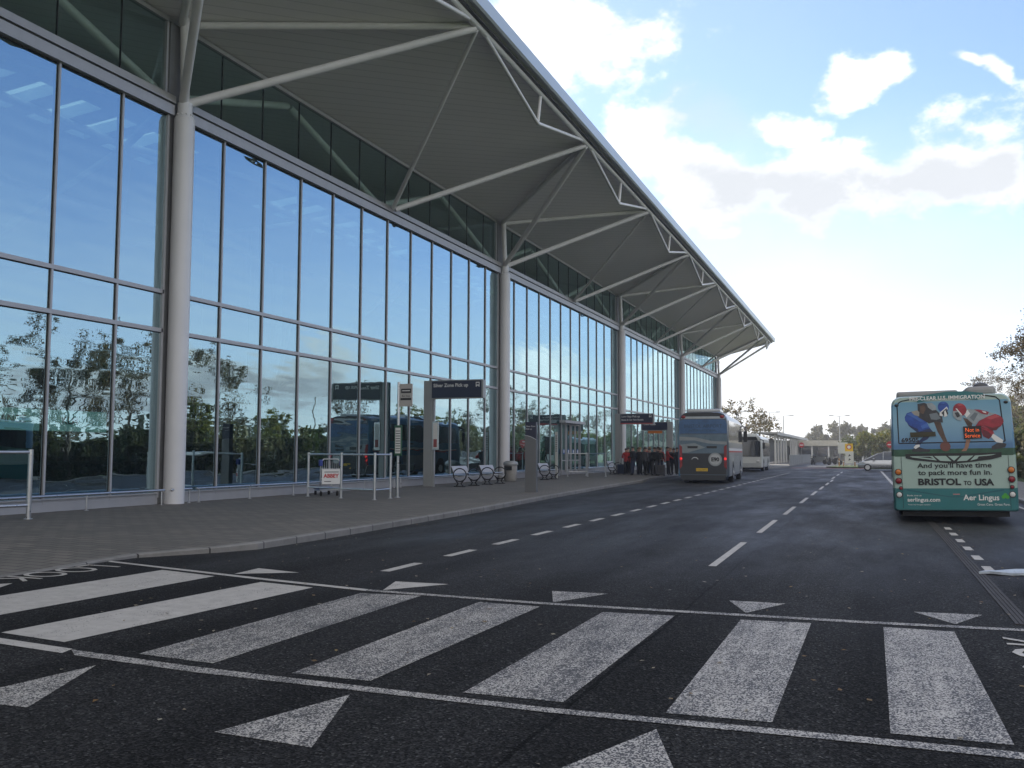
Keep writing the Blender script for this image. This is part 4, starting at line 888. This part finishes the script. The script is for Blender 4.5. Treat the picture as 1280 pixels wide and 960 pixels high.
b = MB(); b.prism([(-1.05,1.0),(1.05,1.0),(1.0,2.6),(-1.0,2.6)], 'y', 10.47, 10.515); b.build('windscreen', M['vglass'], BU)

# the coach at the kerb
CO = thing('coach', 'grey blue coach with curved roof and red tail lamps pulled in at the kerb', 'coach', (-8.1,48.0,0), R_(3.8))
sil = pm('coach_silver', (.33,.35,.36), .25, .3, .04, coat=.4); cblue = pm('coach_blue', (.10,.155,.20), .3, .1, .2, 1.5); cdk = pm('coach_dark', (.022,.026,.032), .35)
m, t, b, o = nt('coach_livery'); yy = nd(t, 'ShaderNodeSeparateXYZ', {0: coords(t)}).outputs['Y']
t.links.new(mixc(t, mth(t, 'LESS_THAN', nd(t, 'ShaderNodeSeparateXYZ', {0: coords(t)}).outputs['X'], -1.15), mixc(t, mth(t, 'LESS_THAN', yy, .45), (.33,.35,.36), (.06,.085,.11)), (.05,.17,.30)), b.inputs['Base Color']); b.inputs['Roughness'].default_value = .3; b.inputs['Coat Weight'].default_value = .3
bus_body(1.29, .34, 3.68, 11.8, .50, m, CO, rear=.18)
def cp(X, Y): return ((740+X/5.333-879.6)*.0404, .40+(594.5-(480+Y/5.333))*.0404)
def cq(L): return [cp(*p) for p in L]
poly(CO, 'roof_cap', cq([(606,212),(612,196),(640,186),(700,181),(800,181),(860,186),(888,196),(894,212)]), cdk, 0, .01)
poly(CO, 'spoiler', cq([(600,224),(604,209),(892,209),(896,224)]), pm('coach_pale', (.40,.44,.46), .3), 4, .01)
rw = poly(CO, 'rear_window', cq([(588,325),(586,262),(594,236),(620,228),(872,228),(896,236),(905,262),(904,325)]), pm('window_film', (.05,.12,.25), .3, 0, .3, 2., spec=.4), 0, .008)
c0 = cp(745,285); txt('window_lettering', 'BRISTOL AIRPORT', .24, pm('film_ink', (.025,.05,.09), .5), rw, (c0[0],-.0105,c0[1]), REAR, 1.0, 'CENTER', 0)
c0 = cp(745,312); txt('window_lettering', 'INTERNATIONAL', .17, pm('film_ink2', (.03,.07,.12), .5), rw, (c0[0],-.0105,c0[1]), REAR, 1.1, 'CENTER', 0)
poly(CO, 'rear_door', cq([(584,458),(586,331),(906,331),(902,458)]), cblue, 0, .008)
poly(CO, 'livery_sweep', cq([(586,345),(700,352),(800,375),(903,380),(903,400),(780,392),(690,372),(586,372)]), pm('sweep_beige', (.26,.29,.30), .35), 3.2)
poly(CO, 'livery_sweep', cq([(586,400),(690,390),(760,420),(640,455),(586,455)]), pm('sweep_grey', (.24,.28,.29), .35), 3.2)
for a in (640, 768): poly(CO, 'rear_vent', cq([(a,410),(a+70,410),(a+68,425),(a+2,425)]), M['black'], 4, .004)
poly(CO, 'lower_panel', cq([(588,600),(586,461),(902,461),(896,600)]), cdk, 0, .008)
b = MB(); lp = cq([(668,500),(680,488),(700,488),(712,500)])
for p, q in zip(lp, lp[1:]): b.tube((p[0],-.012,p[1]),(q[0],-.012,q[1]),.022,6)
b.build('arch_badge', M['alu'], CO)
c0 = cp(825,500); lo = poly(CO, 'roundel', circ(*c0,.345,26), pm('roundel_grey', (.30,.33,.34), .4), 4); poly(lo, 'roundel_ring', circ(*c0,.27,26), pm('roundel_pale', (.48,.50,.50), .4), 5)
txt('roundel_lettering', 'E90', .27, ink, lo, (c0[0],-.0195,c0[1]-.09), REAR, 1, 'CENTER', .012)
npl = poly(CO, 'number_plate', cq([(697,560),(775,560),(775,580),(697,580)]), M['yellow'], 4, .006); c0 = cp(736,577); txt('plate_lettering', 'FX06 BTO', .13, ink, npl, (c0[0],-.0195,c0[1]), REAR, .95, 'CENTER')
poly(CO, 'rear_bumper', cq([(588,606),(896,606),(890,640),(600,640)]), cdk, 0, .03)
for s in (-1, 1):
    b = MB(); b.prism([(s*1.19,.62+.1),(s*1.05,.9),(s*1.06,1.9),(s*1.20,2.0)] if s < 0 else [(1.19,.72),(1.20,2.0),(1.06,1.9),(1.05,.9)], 'y', -.05, .0); b.build('tail_lamp', M['lamp_red'], CO)
    b = MB(); b.ball((s*1.12,-.05,1.27), .07, 10, 6, 0, (1,.4,1)); b.build('brake_lamp', M['lamp_redlit'], CO)
    b = MB(); b.ball((s*.98,-.015,3.42), .085, 12, 6, 0, (1.5,.4,1)); b.build('marker_lamp', M['lamp_red'], CO)
    b = MB(); b.prism([(.35,1.95),(11.2,1.95),(11.4,2.4),(11.0,3.25),(.5,3.25),(.35,3.05)], 'x', *sorted((s*1.262,s*1.284))); b.build('side_window', M['vglass'], CO)
    b = MB(); b.box(*sorted((s*1.286,s*1.296)),.3,11.0,1.60,1.68); b.build('red_stripe', M['red'], CO)
    b = MB(); b.box(*sorted((s*1.286,s*1.296)),.3,11.0,1.682,1.82); b.build('white_stripe', M['white'], CO)
    b = MB(); b.prism([(.4,.5),(2.2,.5),(2.2,1.45),(.4,1.45)], 'x', *sorted((s*1.285,s*1.294))); b.prism([(4.0,.5),(8.0,.5),(8.0,1.4),(4.0,1.4)], 'x', *sorted((s*1.285,s*1.294))); b.build('locker_door', pm('locker_grey', (.28,.30,.31), .3, .2), CO)
    for y in (3.1, 9.2):
        b = MB(); b.disc((y,.52), .62, 'x', *sorted((s*1.10,s*1.2945)), 22); b.build('wheel_arch', M['rubber'], CO); wheel(CO, s*1.17, y, .5, .28, s)
    b = MB(); b.path([(s*1.15,11.5,3.3),(s*1.42,11.95,3.2),(s*1.45,11.95,2.9)], .035); b.bbox(*sorted((s*1.33,s*1.56)),11.88,12.0,2.25,2.95,.03); b.build('mirror', M['black'], CO)
b = MB(); b.bbox(-.85,.85,.5,2.6,3.64,3.86,.08); b.bbox(-.8,.8,5,7.4,3.64,3.84,.08); b.build('roof_unit', sil, CO)
b = MB(); b.box(-1.1,1.1,.3,11,.22,.36); b.build('chassis', M['rubber'], CO)
b = MB(); b.prism([(-1.1,1.3),(1.1,1.3),(1.0,3.2),(-1.0,3.2)], 'y', 11.7, 11.83); b.build('windscreen', M['vglass'], CO)

# white bus beyond it, facing the camera
WB = thing('white_bus', 'white single deck bus facing the camera beyond the coach', 'bus', (-9.85,80.,0), R_(2))
wp = pm('bus_white', (.62,.64,.62), .3, var=.04, coat=.3)
bus_body(1.25, .32, 3.0, 10, .30, wp, WB, rear=.3)
poly(WB, 'windscreen', [(-1.12,1.25),(1.12,1.25),(1.14,2.5),(.9,2.62),(-.9,2.62),(-1.14,2.5)], M['vglass'], 0, .02)
poly(WB, 'destination_box', [(-.95,2.63),(.95,2.63),(.8,2.92),(-.8,2.92)], M['black'], 0, .02)
poly(WB, 'front_skirt', [(-1.15,.38),(1.15,.38),(1.15,.72),(-1.15,.72)], pm('pale_grey', (.42,.44,.44), .4), 0, .03)
for s in (-1, 1):
    b = MB(); b.ball((s*.92,-.02,.86),.12,12,6,0,(1.2,.4,1)); b.build('headlight', M['lamp_white'], WB)
    b = MB(); b.prism([(1.3,1.25),(9.4,1.25),(9.4,2.45),(1.3,2.45)], 'x', *sorted((s*1.235,s*1.255))); b.build('side_window', M['vglass'], WB)
    for y in (1.35,2.6,4.2,5.8,7.4): b = MB(); b.box(*sorted((s*1.256,s*1.262)),y,y+.07,1.2,2.5); b.build('window_pillar', wp if y < 2 else M['black'], WB)
    for y in (2.0,7.2): b = MB(); b.disc((y,.5), .58, 'x', *sorted((s*1.05,s*1.262)), 20); b.build('wheel_arch', M['rubber'], WB); wheel(WB, s*1.13, y, .46, .27, s)
    b = MB(); b.path([(s*1.1,-.02,2.7),(s*1.42,-.3,2.6),(s*1.44,-.3,2.3)], .03); b.bbox(*sorted((s*1.33,s*1.53)),-.36,-.24,1.9,2.4,.03); b.build('mirror', M['black'], WB)
b = MB(); b.bbox(-.8,.8,1.2,3.4,2.97,3.2,.08); b.build('roof_unit', wp, WB)
b = MB(); b.box(-1.05,1.05,.3,9.6,.2,.33); b.build('chassis', M['rubber'], WB)
b = MB(); st = [(.45+.2*math.cos(6.283*k/16), .12, 1.35+.2*math.sin(6.283*k/16)) for k in range(16)]; b.path(st, .02, 6, closed=True); b.build('steering_wheel', M['black'], WB)

def car(loc, rz, paint, label):
    o = thing('silver_car' if 'silver' in label else 'dark_car', label, 'car', loc, rz)
    b = MB()
    def sec(x, hw, z0, z1): r_ = .08; return [(x,-hw+r_,z0),(x,hw-r_,z0),(x,hw,z0+r_*1.5),(x,hw,(z0+z1)/2),(x,hw-.05,z1-.06),(x,hw-.16,z1),(x,-hw+.16,z1),(x,-hw+.05,z1-.06),(x,-hw,(z0+z1)/2),(x,-hw,z0+r_*1.5)]
    b.loft([sec(-2.15,.66,.40,.88), sec(-2.05,.82,.26,1.0), sec(-1.2,.88,.22,1.03), sec(.9,.88,.22,1.02), sec(1.45,.87,.22,.93), sec(1.9,.80,.26,.80), sec(2.15,.58,.36,.62)]); b.build('body', paint, o)
    sil_ = [(-2.02,.98),(-1.95,1.35),(-1.75,1.62),(-.9,1.70),(-.1,1.68),(.45,1.52),(1.55,.95)]
    def wd_(z): return .84-.20*max(0,(z-.98))/.72
    b = MB(); L = [(x,-wd_(z),z) for x, z in sil_]; Rr = [(x,wd_(z),z) for x, z in sil_]; n = len(L)
    b.add(L+Rr, [list(range(n)), list(range(n,2*n))[::-1]]+[(i,i+1,n+i+1,n+i) for i in range(n-1)]+[(n-1,0,n,2*n-1)]); b.build('cabin_glass', M['vglass'], o)
    b = MB(); top = [(-1.98,1.36),(-1.76,1.64),(-.9,1.72),(-.1,1.70),(.47,1.535)]
    L = [(x,-wd_(z)-.012,z) for x, z in top]; Rr = [(x,wd_(z)+.012,z) for x, z in top]; L2 = [(x,y,z-.05) for x, y, z in L]; R2 = [(x,y,z-.05) for x, y, z in Rr]
    b.loft([[l,r,r2,l2] for l, r, r2, l2 in zip(L, Rr, R2, L2)]); b.build('roof', paint, o)
    for s in (-1,1):
        for p, q, r in (((.45,s*wd_(1.52),1.52),(1.56,s*.845,.95),.04), ((-.85,s*(wd_(1.68)+.006),1.68),(-.83,s*.85,.98),.028), ((0,s*(wd_(1.68)+.006),1.68),(.02,s*.85,.98),.028), ((-1.75,s*.70,1.62),(-2.0,s*.85,.98),.06)):
            b = MB(); b.tube(p, q, r, 8); b.build('pillar', paint, o)
    for s in (-1,1):
        for x in (-1.35,1.32): 
            b = MB(); b.tube((x,s*.88,.31),(x,s*.66,.31),.31,20); w = b.build('wheel', M['rubber'], o); b = MB(); b.disc((x,.31), .2, 'y', *sorted((s*.884,s*.86)), 16); b.build('rim', M['alu'], w)
        b = MB(); b.ball((1.88,s*.60,.68),.12,10,6,0,(1.2,1,.7)); b.build('headlight', M['lamp_white'], o)
        b = MB(); b.bbox(.72,.88,*sorted((s*.86,s*1.04)),1.0,1.12,.03); b.build('mirror', paint, o)
        b = MB(); b.ball((-2.06,s*.70,.95),.11,8,6,0,(.4,.7,1.4)); b.build('tail_lamp', M['lamp_red'], o)
    return o
silver = pm('car_silver', (.52,.54,.56), .25, .5, .03, coat=.6)
car((.95,89.2,0), R_(178), silver, 'silver people carrier crossing the far end of the road')
def moto(loc, rz, label):
    o = thing('motorcycle', label, 'motorcycle', loc, rz, 'motorcycles at the far end')
    for x in (-.7,.7): b = MB(); b.tube((x,-.06,.31),(x,.06,.31),.31,18); b.build('wheel', M['rubber'], o)
    b = MB(); b.bbox(-.35,.35,-.17,.17,.3,.7,.08); b.bbox(-.1,.42,-.16,.16,.68,.95,.1); b.build('body', M['black'], o); b = MB(); b.bbox(-.85,-.05,-.14,.14,.72,.86,.05); b.build('seat', M['dark_grey'], o)
    b = MB(); b.tube((.7,0,.35),(.42,0,1.02),.05); b.tube((.42,-.36,1.05),(.42,.36,1.05),.022); b.build('handlebar', M['dark_grey'], o); b = MB(); b.ball((.6,0,.88),.11,10,6); b.build('headlight', M['lamp_white'], o)
    b = MB(); b.bbox(.45,.62,-.2,.2,.95,1.3,.05); b.build('screen', M['vglass'], o)
moto((-4.6,128,0), R_(20), 'black motorcycle parked at the far end, nearer the yellow sign'); moto((-5.4,134,0), R_(160), 'black motorcycle parked at the far end behind the other one'); moto((-7.4,131,0), R_(80), 'black motorcycle seen end on by the left fence at the far end')

# ------------------------------------------------------------------ far structures
CW = thing('covered_walkway', 'long white posted covered walkway along the left of the far road', 'walkway', (-12,128,0))
b = MB(); b.box(-1.9,.35,-1,60,4.05,4.3); b.build('walkway_roof', pm('walkway_roof', (.36,.36,.35), .6), CW)
b = MB(); b.box(.352,.42,-1,60,3.95,4.34); b.build('roof_edge', M['offwhite'], CW)
for k in range(15):
    if k == 5: continue
    b = MB(); b.box(-.12,.12,4.2*k-.12,4.2*k+.12,0,4.04); b.tube((0,4.2*k,3.4),(.3,4.2*k,4.02),.05,6); b.tube((0,4.2*k,3.4),(-.7,4.2*k,4.02),.05,6); b.build('post', M['white'], CW)
b = MB(); b.box(-1.95,-1.85,-1,60,.2,3.6); b.build('screen_wall', pm('screen_dark', (.035,.04,.042), .4), CW)
HF = thing('hoarding_fence', 'grey metal sheet fence along the left kerb of the far road', 'fence', (-8.9,112,0), R_(.8))
for k in range(13): b = MB(); b.box(-.03,.03,4*k+.02,4*k+3.98,.1,1.3); b.box(.031,.06,4*k+.02,4*k+3.98,1.2,1.28); b.box(.031,.05,4*k+1.9,4*k+2.1,.1,1.2); b.build('panel', M['fence'], HF); b = MB(); b.box(-.08,-.031,4*k-.04,4*k+.04,0,1.35); b.build('post', M['alu'], HF)
SB = thing('shelter_building', 'low pale building with white posts closing the far end of the road', 'building', (-7,168,0))
b = MB(); b.box(-8,8.6,4.6,5,0,3.4); b.build('wall', pm('shelter_wall', (.32,.34,.33), .6, var=.12, scale=1.), SB)
b = MB(); b.box(-8.6,9.2,-.5,6,3.4,3.62); b.build('roof', pm('shelter_roof', (.42,.41,.37), .7), SB); b = MB(); b.box(-8.6,9.2,-.56,-.503,2.75,3.7); b.build('roof_fascia', pm('shelter_fascia', (.45,.43,.36), .6), SB)
for k in range(7): b = MB(); b.box(-8.2+2.72*k,-7.95+2.72*k,-.3,-.05,0,3.39); b.build('post', M['white'], SB)
for k in range(6): b = MB(); b.box(-7.5+2.72*k,-5.7+2.72*k,4.55,4.59,.9,2.5); b.build('window', M['vglass'], SB)

def no_entry(x, y, label, zc):
    o = thing('no_entry_sign', label, 'sign', (x,y,0), 0, 'no entry signs'); b = MB(); b.tube((0,.03,0),(0,.03,zc+.35),.035,8); b.build('pole', M['sign_grey'], o)
    b = MB(); b.disc((0,zc),.36,'y',-.03,-.005,26); d = b.build('disc', M['red'], o); b = MB(); b.box(-.25,.25,-.036,-.031,zc-.06,zc+.06); b.build('bar', M['white'], d)
no_entry(-9.2,136,'no entry sign above the grey fence on the left', 2.65); no_entry(1.78,104,'no entry sign behind the silver people carrier', 2.45)
o = thing('yellow_sign', 'yellow board with a red ring on the grass island', 'sign', (-2.35,108.5,0)); b = MB(); b.tube((-.25,.04,0),(-.25,.04,2.5),.03); b.tube((.25,.04,0),(.25,.04,2.5),.03); b.build('post', M['alu'], o)
b = MB(); b.bbox(-.42,.42,-.03,.0,1.75,2.6,.01); bo = b.build('board', M['yellow'], o); b = MB(); b.disc((0,2.22),.27,'y',-.036,-.031,22); b.build('ring', M['red'], bo); b = MB(); b.disc((0,2.22),.18,'y',-.041,-.037,22); b.build('ring_centre', M['white'], bo)
o = thing('white_notice', 'white notice board with black arrows below the yellow sign', 'sign', (-2.3,107.6,0)); b = MB(); b.bbox(-.42,.42,-.05,.05,.45,1.75,.01); bo = b.build('board', M['white'], o); b = MB(); b.tube((-.3,.1,0),(-.3,.1,1.6),.03); b.tube((.3,.1,0),(.3,.1,1.6),.03); b.build('post', M['alu'], o)
for z in (.85,1.3): b = MB(); b.prism([(-.13,z-.12),(.15,z),(-.02,z+.14)], 'y', -.056, -.0515); b.build('arrow', M['black'], bo)
o = thing('white_notice', 'plain white board standing behind the yellow sign', 'sign', (-3.2,116,0)); b = MB(); b.bbox(-.55,.55,-.04,.04,1.5,2.8,.01); b.build('board', M['white'], o); b = MB(); b.tube((-.4,.06,0),(-.4,.06,2.7),.04); b.tube((.4,.06,0),(.4,.06,2.7),.04); b.build('post', M['alu'], o)
for k, x in enumerate((-3.35,-2.9,-1.75)):
    o = thing('orange_post', ['orange marker post left of the white notice','short orange marker post beside the white notice','orange marker post right of the white notice'][k], 'post', (x,107,0)); b = MB(); b.tube((0,0,0),(0,0,1.0-.15*k),.07,10,0,.06); b.tube((0,0,0),(0,0,.06),.16,12); b.build('shaft', pm('faded_orange', (.45,.25,.12), .7), o); b = MB(); b.tube((0,0,.6),(0,0,.72),.072,10); b.build('band', M['white'], o)
for k, (x, y) in enumerate(((1.25,66),(1.6,66.6),(1.95,66.2))):
    o = thing('bollard', ['dark bollard with pale top left of the advert bus', 'dark bollard in the middle beside the advert bus', 'dark bollard nearest the advert bus'][k], 'bollard', (x,y,0)); b = MB(); b.tube((0,0,0),(0,0,1.0),.09,12); b.build('shaft', M['black'], o); b = MB(); b.tube((0,0,.86),(0,0,1.05),.093,12); b.build('band', M['white'], o)
IS = MB(); IS.prism([(-4.6,105),(-3.6,103.2),(-1,102.8),(8,103),(8,118),(-3.4,118)], 'z', -.02, .12); kind(IS.build('grass_island', M['grass']), 'structure')

def lamp_post(x, y, h, label, double=True, rz=0, single_dir=1):
    o = thing('lamp_post', label, 'lamp post', (x,y,0), rz, 'lamp posts'); b = MB(); b.tube((0,0,0),(0,0,h),.11,10,0,.06); b.tube((0,0,0),(0,0,1.2),.14,10); b.build('pole', M['sign_grey'], o)
    for s in ((-1,1) if double else (single_dir,)):
        b = MB(); b.tube((0,0,h-.05),(s*1.1,0,h+.08),.035,8); b.build('arm', M['sign_grey'], o); b = MB(); b.bbox(*sorted((s*1.0,s*1.75)),-.14,.14,h+.02,h+.16,.05); b.build('lamp_head', M['mid_grey'], o)
for a in ((-18.6,140,7.6,'twin lamp post above the white bus'), (-16.6,168,8.6,'twin lamp post behind the covered walkway, left'), (-14.3,168,8.0,'single headed lamp post behind the covered walkway', False), (-5.2,172,8.0,'twin lamp post in front of the far trees'), (-6.8,210,6.5,'twin lamp post far beyond the motorcycles'), (-21.2,132,7.6,'single headed lamp post above the coach roof', False)):
    lamp_post(*a)
for k, (x, y, rz) in enumerate(((8.2,28,90),(10,72,90),(9,100,90),(30,57,20))): lamp_post(x, y, 6.6, ['single lamp post behind the advert bus', 'single lamp post reflected above the trolley pen', 'single lamp post reflected above the Silver Zone sign', 'twin lamp post reflected at the left edge'][k], k == 3, R_(rz), 1)

# ------------------------------------------------------------------ vegetation
def leaf(b, p, s, rnd):
    n = Vector((rnd.gauss(0,1), rnd.gauss(0,1), rnd.gauss(0,1)+.4)).normalized(); a = n.orthogonal().normalized()*s; c = n.cross(a)
    k = rnd.random()*6.28; a, c = a*math.cos(k)+c*math.sin(k), c*math.cos(k)-a*math.sin(k); c *= .62
    b.add([p-a, p+c*.9, p+a, p-c*.9], [(0,1,2,3)])
def make_tree(name, label, loc, h, cr, lm, seed, nl, ls, group, tr=.16, first=.28, spread=.5, droop=0.):
    rnd = random.Random(seed); o = thing(name, label, 'tree', loc, 0, group); tk = MB(); tips = []
    def br(p, d, L, r, dep):
        n = 3
        for i in range(n):
            d = (d+Vector((rnd.gauss(0,.16), rnd.gauss(0,.16), rnd.gauss(.04,.10)-droop*(3-dep)*.05))).normalized(); q = p+d*(L/n); tk.tube(p, q, r, 7 if dep > 1 else 4, 0, r*.8, False); p = q; r *= .8
            if dep <= 1: tips.append((p.copy(), L*.30))
        if dep > 0:
            for i in range(3 if dep > 1 else 4):
                a = rnd.uniform(0,6.28); t_ = d.orthogonal().normalized(); t_ = Matrix.Rotation(a, 3, d) @ t_
                br(p, (d+t_*rnd.uniform(.5,.95)).normalized(), L*rnd.uniform(.55,.75), r*.72, dep-1)
    p = Vector((0,0,0)); d = Vector((0,0,1)); r = tr; zs = h*first; tk.tube((0,0,-.1),(0,0,.25),tr*1.5,10,0,tr*1.05,False); nseg = 7
    for i in range(nseg):
        q = p+Vector((rnd.gauss(0,.04)*h*.1, rnd.gauss(0,.04)*h*.1, h*.82/nseg)); tk.tube(p, q, r, 9, 0, r*.84, False); r *= .84; p = q
        if p.z > zs:
            for k in range(2 if i < nseg-1 else 3):
                a = rnd.uniform(0,6.28); f_ = 1-.55*(p.z/h); br(p, Vector((math.cos(a), math.sin(a), rnd.uniform(.35,.9))).normalized(), cr*f_*rnd.uniform(.55,.85), r*.6, 2)
    tk.build('trunk', M['bark'], o, fix=False)
    cb = MB()
    dens = [rnd.uniform(.2,1.8) for _ in tips]; tot = sum(dens)
    for (p, s), w in zip(tips, dens):
        for _ in range(max(1, int(nl*w/tot))):
            q = p+Vector((rnd.gauss(0,1), rnd.gauss(0,1), rnd.gauss(0,.8)))*max(.12, s*spread); leaf(cb, q, ls*rnd.uniform(.6,1.3), rnd)
    cb.build('crown', lm, o, fix=False); return o
TG = 'trees along the right verge'
make_tree('verge_tree', 'sparse autumn tree rising beside the advert bus', (8.7,43,0), 7.7, 4.4, M['leaf_brown'], 5, 22000, .052, TG, .17, .16)
TA = make_tree('verge_tree', 'thin autumn tree reflected left of the nearest column', (12,51,0), 8.6, 4.4, M['leaf_brown'], 9, 7500, .075, TG, .15, .2)
TB_ = make_tree('verge_tree', 'bushy autumn tree reflected right of the nearest column', (12.5,61.5,0), 9.0, 3.8, M['leaf_brown'], 21, 6000, .075, TG, .16, .2)
TC = make_tree('verge_tree', 'yellow green tree reflected beyond the Silver Zone sign', (12,95,0), 5.6, 3.0, M['leaf_yellow'], 33, 7500, .12, TG, .13, .15)
for k, (src, x, y, s, a, l) in enumerate(((TC,13,71,.85,40,'small leafy tree reflected behind the trolley pen'), (TA,12,82,.8,200,'thin small tree reflected above the trolley pen'), (TC,14,112,1.0,120,'yellow green tree along the verge, farther on'), (TA,14,128,1.15,300,'thin tree reflected right of the second column'), (TC,15,135,1.3,20,'yellow green tree reflected right of the second column'), (TB_,16,150,1.0,90,'bushy tree reflected by the entrance doors'), (TC,17,165,1.35,210,'yellow green tree reflected by the Long Stay sign'), (TB_,18,185,1.0,10,'bushy tree reflected near the coach'), (TA,20,205,1.1,140,'thin tree reflected at the far end'), (TB_,18,24,.9,70,'bushy tree behind the near right verge'), (TA,17,44,.75,170,'thin small tree behind the right verge'), (TC,11.5,57,.8,0,'yellow green tree behind the advert bus'))):
    dup(src, (x,y,0), R_(a), l, TG, s)
make_tree('autumn_tree', 'sparse yellowing tree rising behind the white bus', (-17.6,137,0), 7.6, 4.6, M['leaf_autumn'], 41, 2600, .16, 'far trees', .16, .2)
make_tree('autumn_tree', 'lower yellowing tree right of the one behind the white bus', (-16,146,0), 5.4, 3.6, M['leaf_autumn'], 43, 1700, .17, 'far trees', .12, .2)
def bush(name, label, cat, loc, size, lm, seed, n, ls, group=None, stems=True):
    rnd = random.Random(seed); o = thing(name, label, cat, loc, 0, group); b = MB(); sx, sy, sz = size
    cl = [(rnd.uniform(-sx,sx), rnd.uniform(-sy,sy), rnd.uniform(.25,1)**.7*sz, rnd.uniform(.35,.8)*min(sz*.5,1.6)) for _ in range(max(14, int(sy*5)))]
    if sy > 6: cl = [(x,y,z if q % 3 else .5,r) for q, (x,y,z,r) in enumerate(cl)]
    for _ in range(n):
        x, y, z, r = rnd.choice(cl); v = Vector((rnd.gauss(0,1), rnd.gauss(0,1), rnd.gauss(0,1))).normalized()*r*rnd.uniform(.55,1.1); p = Vector((x,y,z*.85))+v
        if p.z < .05: p.z = rnd.uniform(.05,.5)
        leaf(b, p, ls*rnd.uniform(.6,1.4), rnd)
    b.build('foliage', lm, o, fix=False); st = MB()
    for k in range(max(5, int(sx*sy*.5))): x, y = rnd.uniform(-sx,sx), rnd.uniform(-sy,sy); st.tube((x,y,-.05),(x+rnd.gauss(0,.3),y+rnd.gauss(0,.3),sz*.8),.06,5,0,.02,False)
    st.build('stem', M['bark'], o, fix=False); return o
HG_ = 'hedges along the right verge'
for k, (y, x, hh, lm) in enumerate(((34,10.5,2.2,'leaf_dark'),(48,10,2.4,'leaf_dark'),(62,10.5,2.4,'leaf_far'),(76,10.3,2.9,'leaf_green'),(90,10,3.1,'leaf_far'),(104,10.5,3.0,'leaf_far'),(118,11,3.2,'leaf_green'),(134,12,3.4,'leaf_far'))):
    bush('verge_hedge', ['dark hedge nearest behind the advert bus','dark hedge beside the sparse autumn tree','green hedge reflected at the nearest column','dark tall hedge reflected behind the trolley pen','green tall hedge reflected by the bus stop','green hedge reflected by the Silver Zone sign','dark hedge reflected by the second column','green hedge reflected by the entrance doors'][k], 'hedge', (x,y,0), (1.4,7.4,hh*1.25), M[lm], 60+k, 11000, .21, HG_)
bush('far_hedge', 'tall sunlit yellow green hedge behind the silver people carrier', 'hedge', (2.3,135,0), (3.6,4,4.2), M['leaf_yellow'], 80, 7000, .2)
bush('far_hedge', 'dark hedge foot left of the sunlit yellow green hedge', 'hedge', (-1.2,142,0), (2.0,3,3.4), M['leaf_green'], 82, 3000, .2)
FG = 'far trees'
FT = make_tree('far_tree', 'round green tree beyond the shelter, left', (-9.3,215,0), 7.6, 5.5, M['leaf_far'], 51, 6000, .30, FG, .22, .15, .6); FT.scale = (.78,)*3
for k, (x, y, s, a) in enumerate(((-5.4,205,.95,50),(-3.6,225,1.0,110),(-.6,230,.95,190),(2.5,215,.95,250),(7,220,1.1,300),(12,225,1.15,20),(17,215,1.1,80),(-12.5,235,.75,140),(23,230,1.2,10))):
    dup(FT, (x,y,0), R_(a), ['round green tree beyond the shelter, second from the left','green tree behind the yellow sign','green tree just right of the yellow sign','green tree behind the sunlit hedge','green tree behind the right end of the sunlit hedge','green tree hidden behind the advert bus','green tree far right behind the advert bus','small green tree beyond the far no entry sign','tall green tree farthest right'][k], FG, s*.78)
wd2 = MB(); rnd = random.Random(90)
for k in range(9000):
    x = rnd.uniform(-70,420); y = 300+rnd.uniform(0,12)+abs(x)*.1; hh = 5+1.8*math.sin(x*.11)+1.3*math.sin(x*.37+1); z = rnd.uniform(.1,1)**.8*hh; leaf(wd2, Vector((x,y-z*.4,z)), rnd.uniform(.4,.95), rnd)
kind(wd2.build('far_wood', M['leaf_far'], fix=False), 'stuff')
wd3 = MB()
for k in range(11000):
    y = rnd.uniform(-60,300); hh = 5.6+1.4*math.sin(y*.13)+1.1*math.sin(y*.31+2); z = rnd.uniform(.05,1)**.8*hh; leaf(wd3, Vector((48+rnd.uniform(0,10)-z*.5,y,z)), rnd.uniform(.3,.7), rnd)
kind(wd3.build('side_wood', M['leaf_dark'], fix=False), 'stuff')

# a little autumn haze in the air
hz = MB(); hz.box(-140,445,-70,420,-1.2,18.5); m = bpy.data.materials.new('haze'); m.use_nodes = True; t = m.node_tree; t.nodes.remove(t.nodes['Principled BSDF'])
pvn = nd(t, 'ShaderNodeVolumePrincipled', {'Color': (.93,.95,1,1), 'Density': .0009, 'Anisotropy': .3}); t.links.new(pvn.outputs[0], t.nodes['Material Output'].inputs['Volume'])
kind(hz.build('haze', m), 'stuff')

# lettering becomes plain meshes
dg = bpy.context.evaluated_depsgraph_get()
for o in [q for q in COL.objects if q.type == 'FONT']:
    me = bpy.data.meshes.new_from_object(o.evaluated_get(dg)); n = bpy.data.objects.new('x', me); COL.objects.link(n); n.parent = o.parent
    n.location = o.location; n.rotation_euler = o.rotation_euler; n.scale = o.scale; nm = o.name; bpy.data.objects.remove(o); n.name = nm

# ------------------------------------------------------------------ render settings
scn.view_settings.view_transform = 'Standard'; scn.view_settings.look = 'None'; scn.view_settings.gamma = 1; scn.view_settings.use_curve_mapping = False
scn.view_settings.exposure = 1.1
scn.render.engine = 'CYCLES'; cy = scn.cycles
cy.max_bounces = 8; cy.diffuse_bounces = 4; cy.glossy_bounces = 4; cy.transmission_bounces = 4; cy.transparent_max_bounces = 16; cy.caustics_reflective = False; cy.caustics_refractive = False
cy.volume_bounces = 0; cy.use_denoising = True; cy.sample_clamp_indirect = 6.
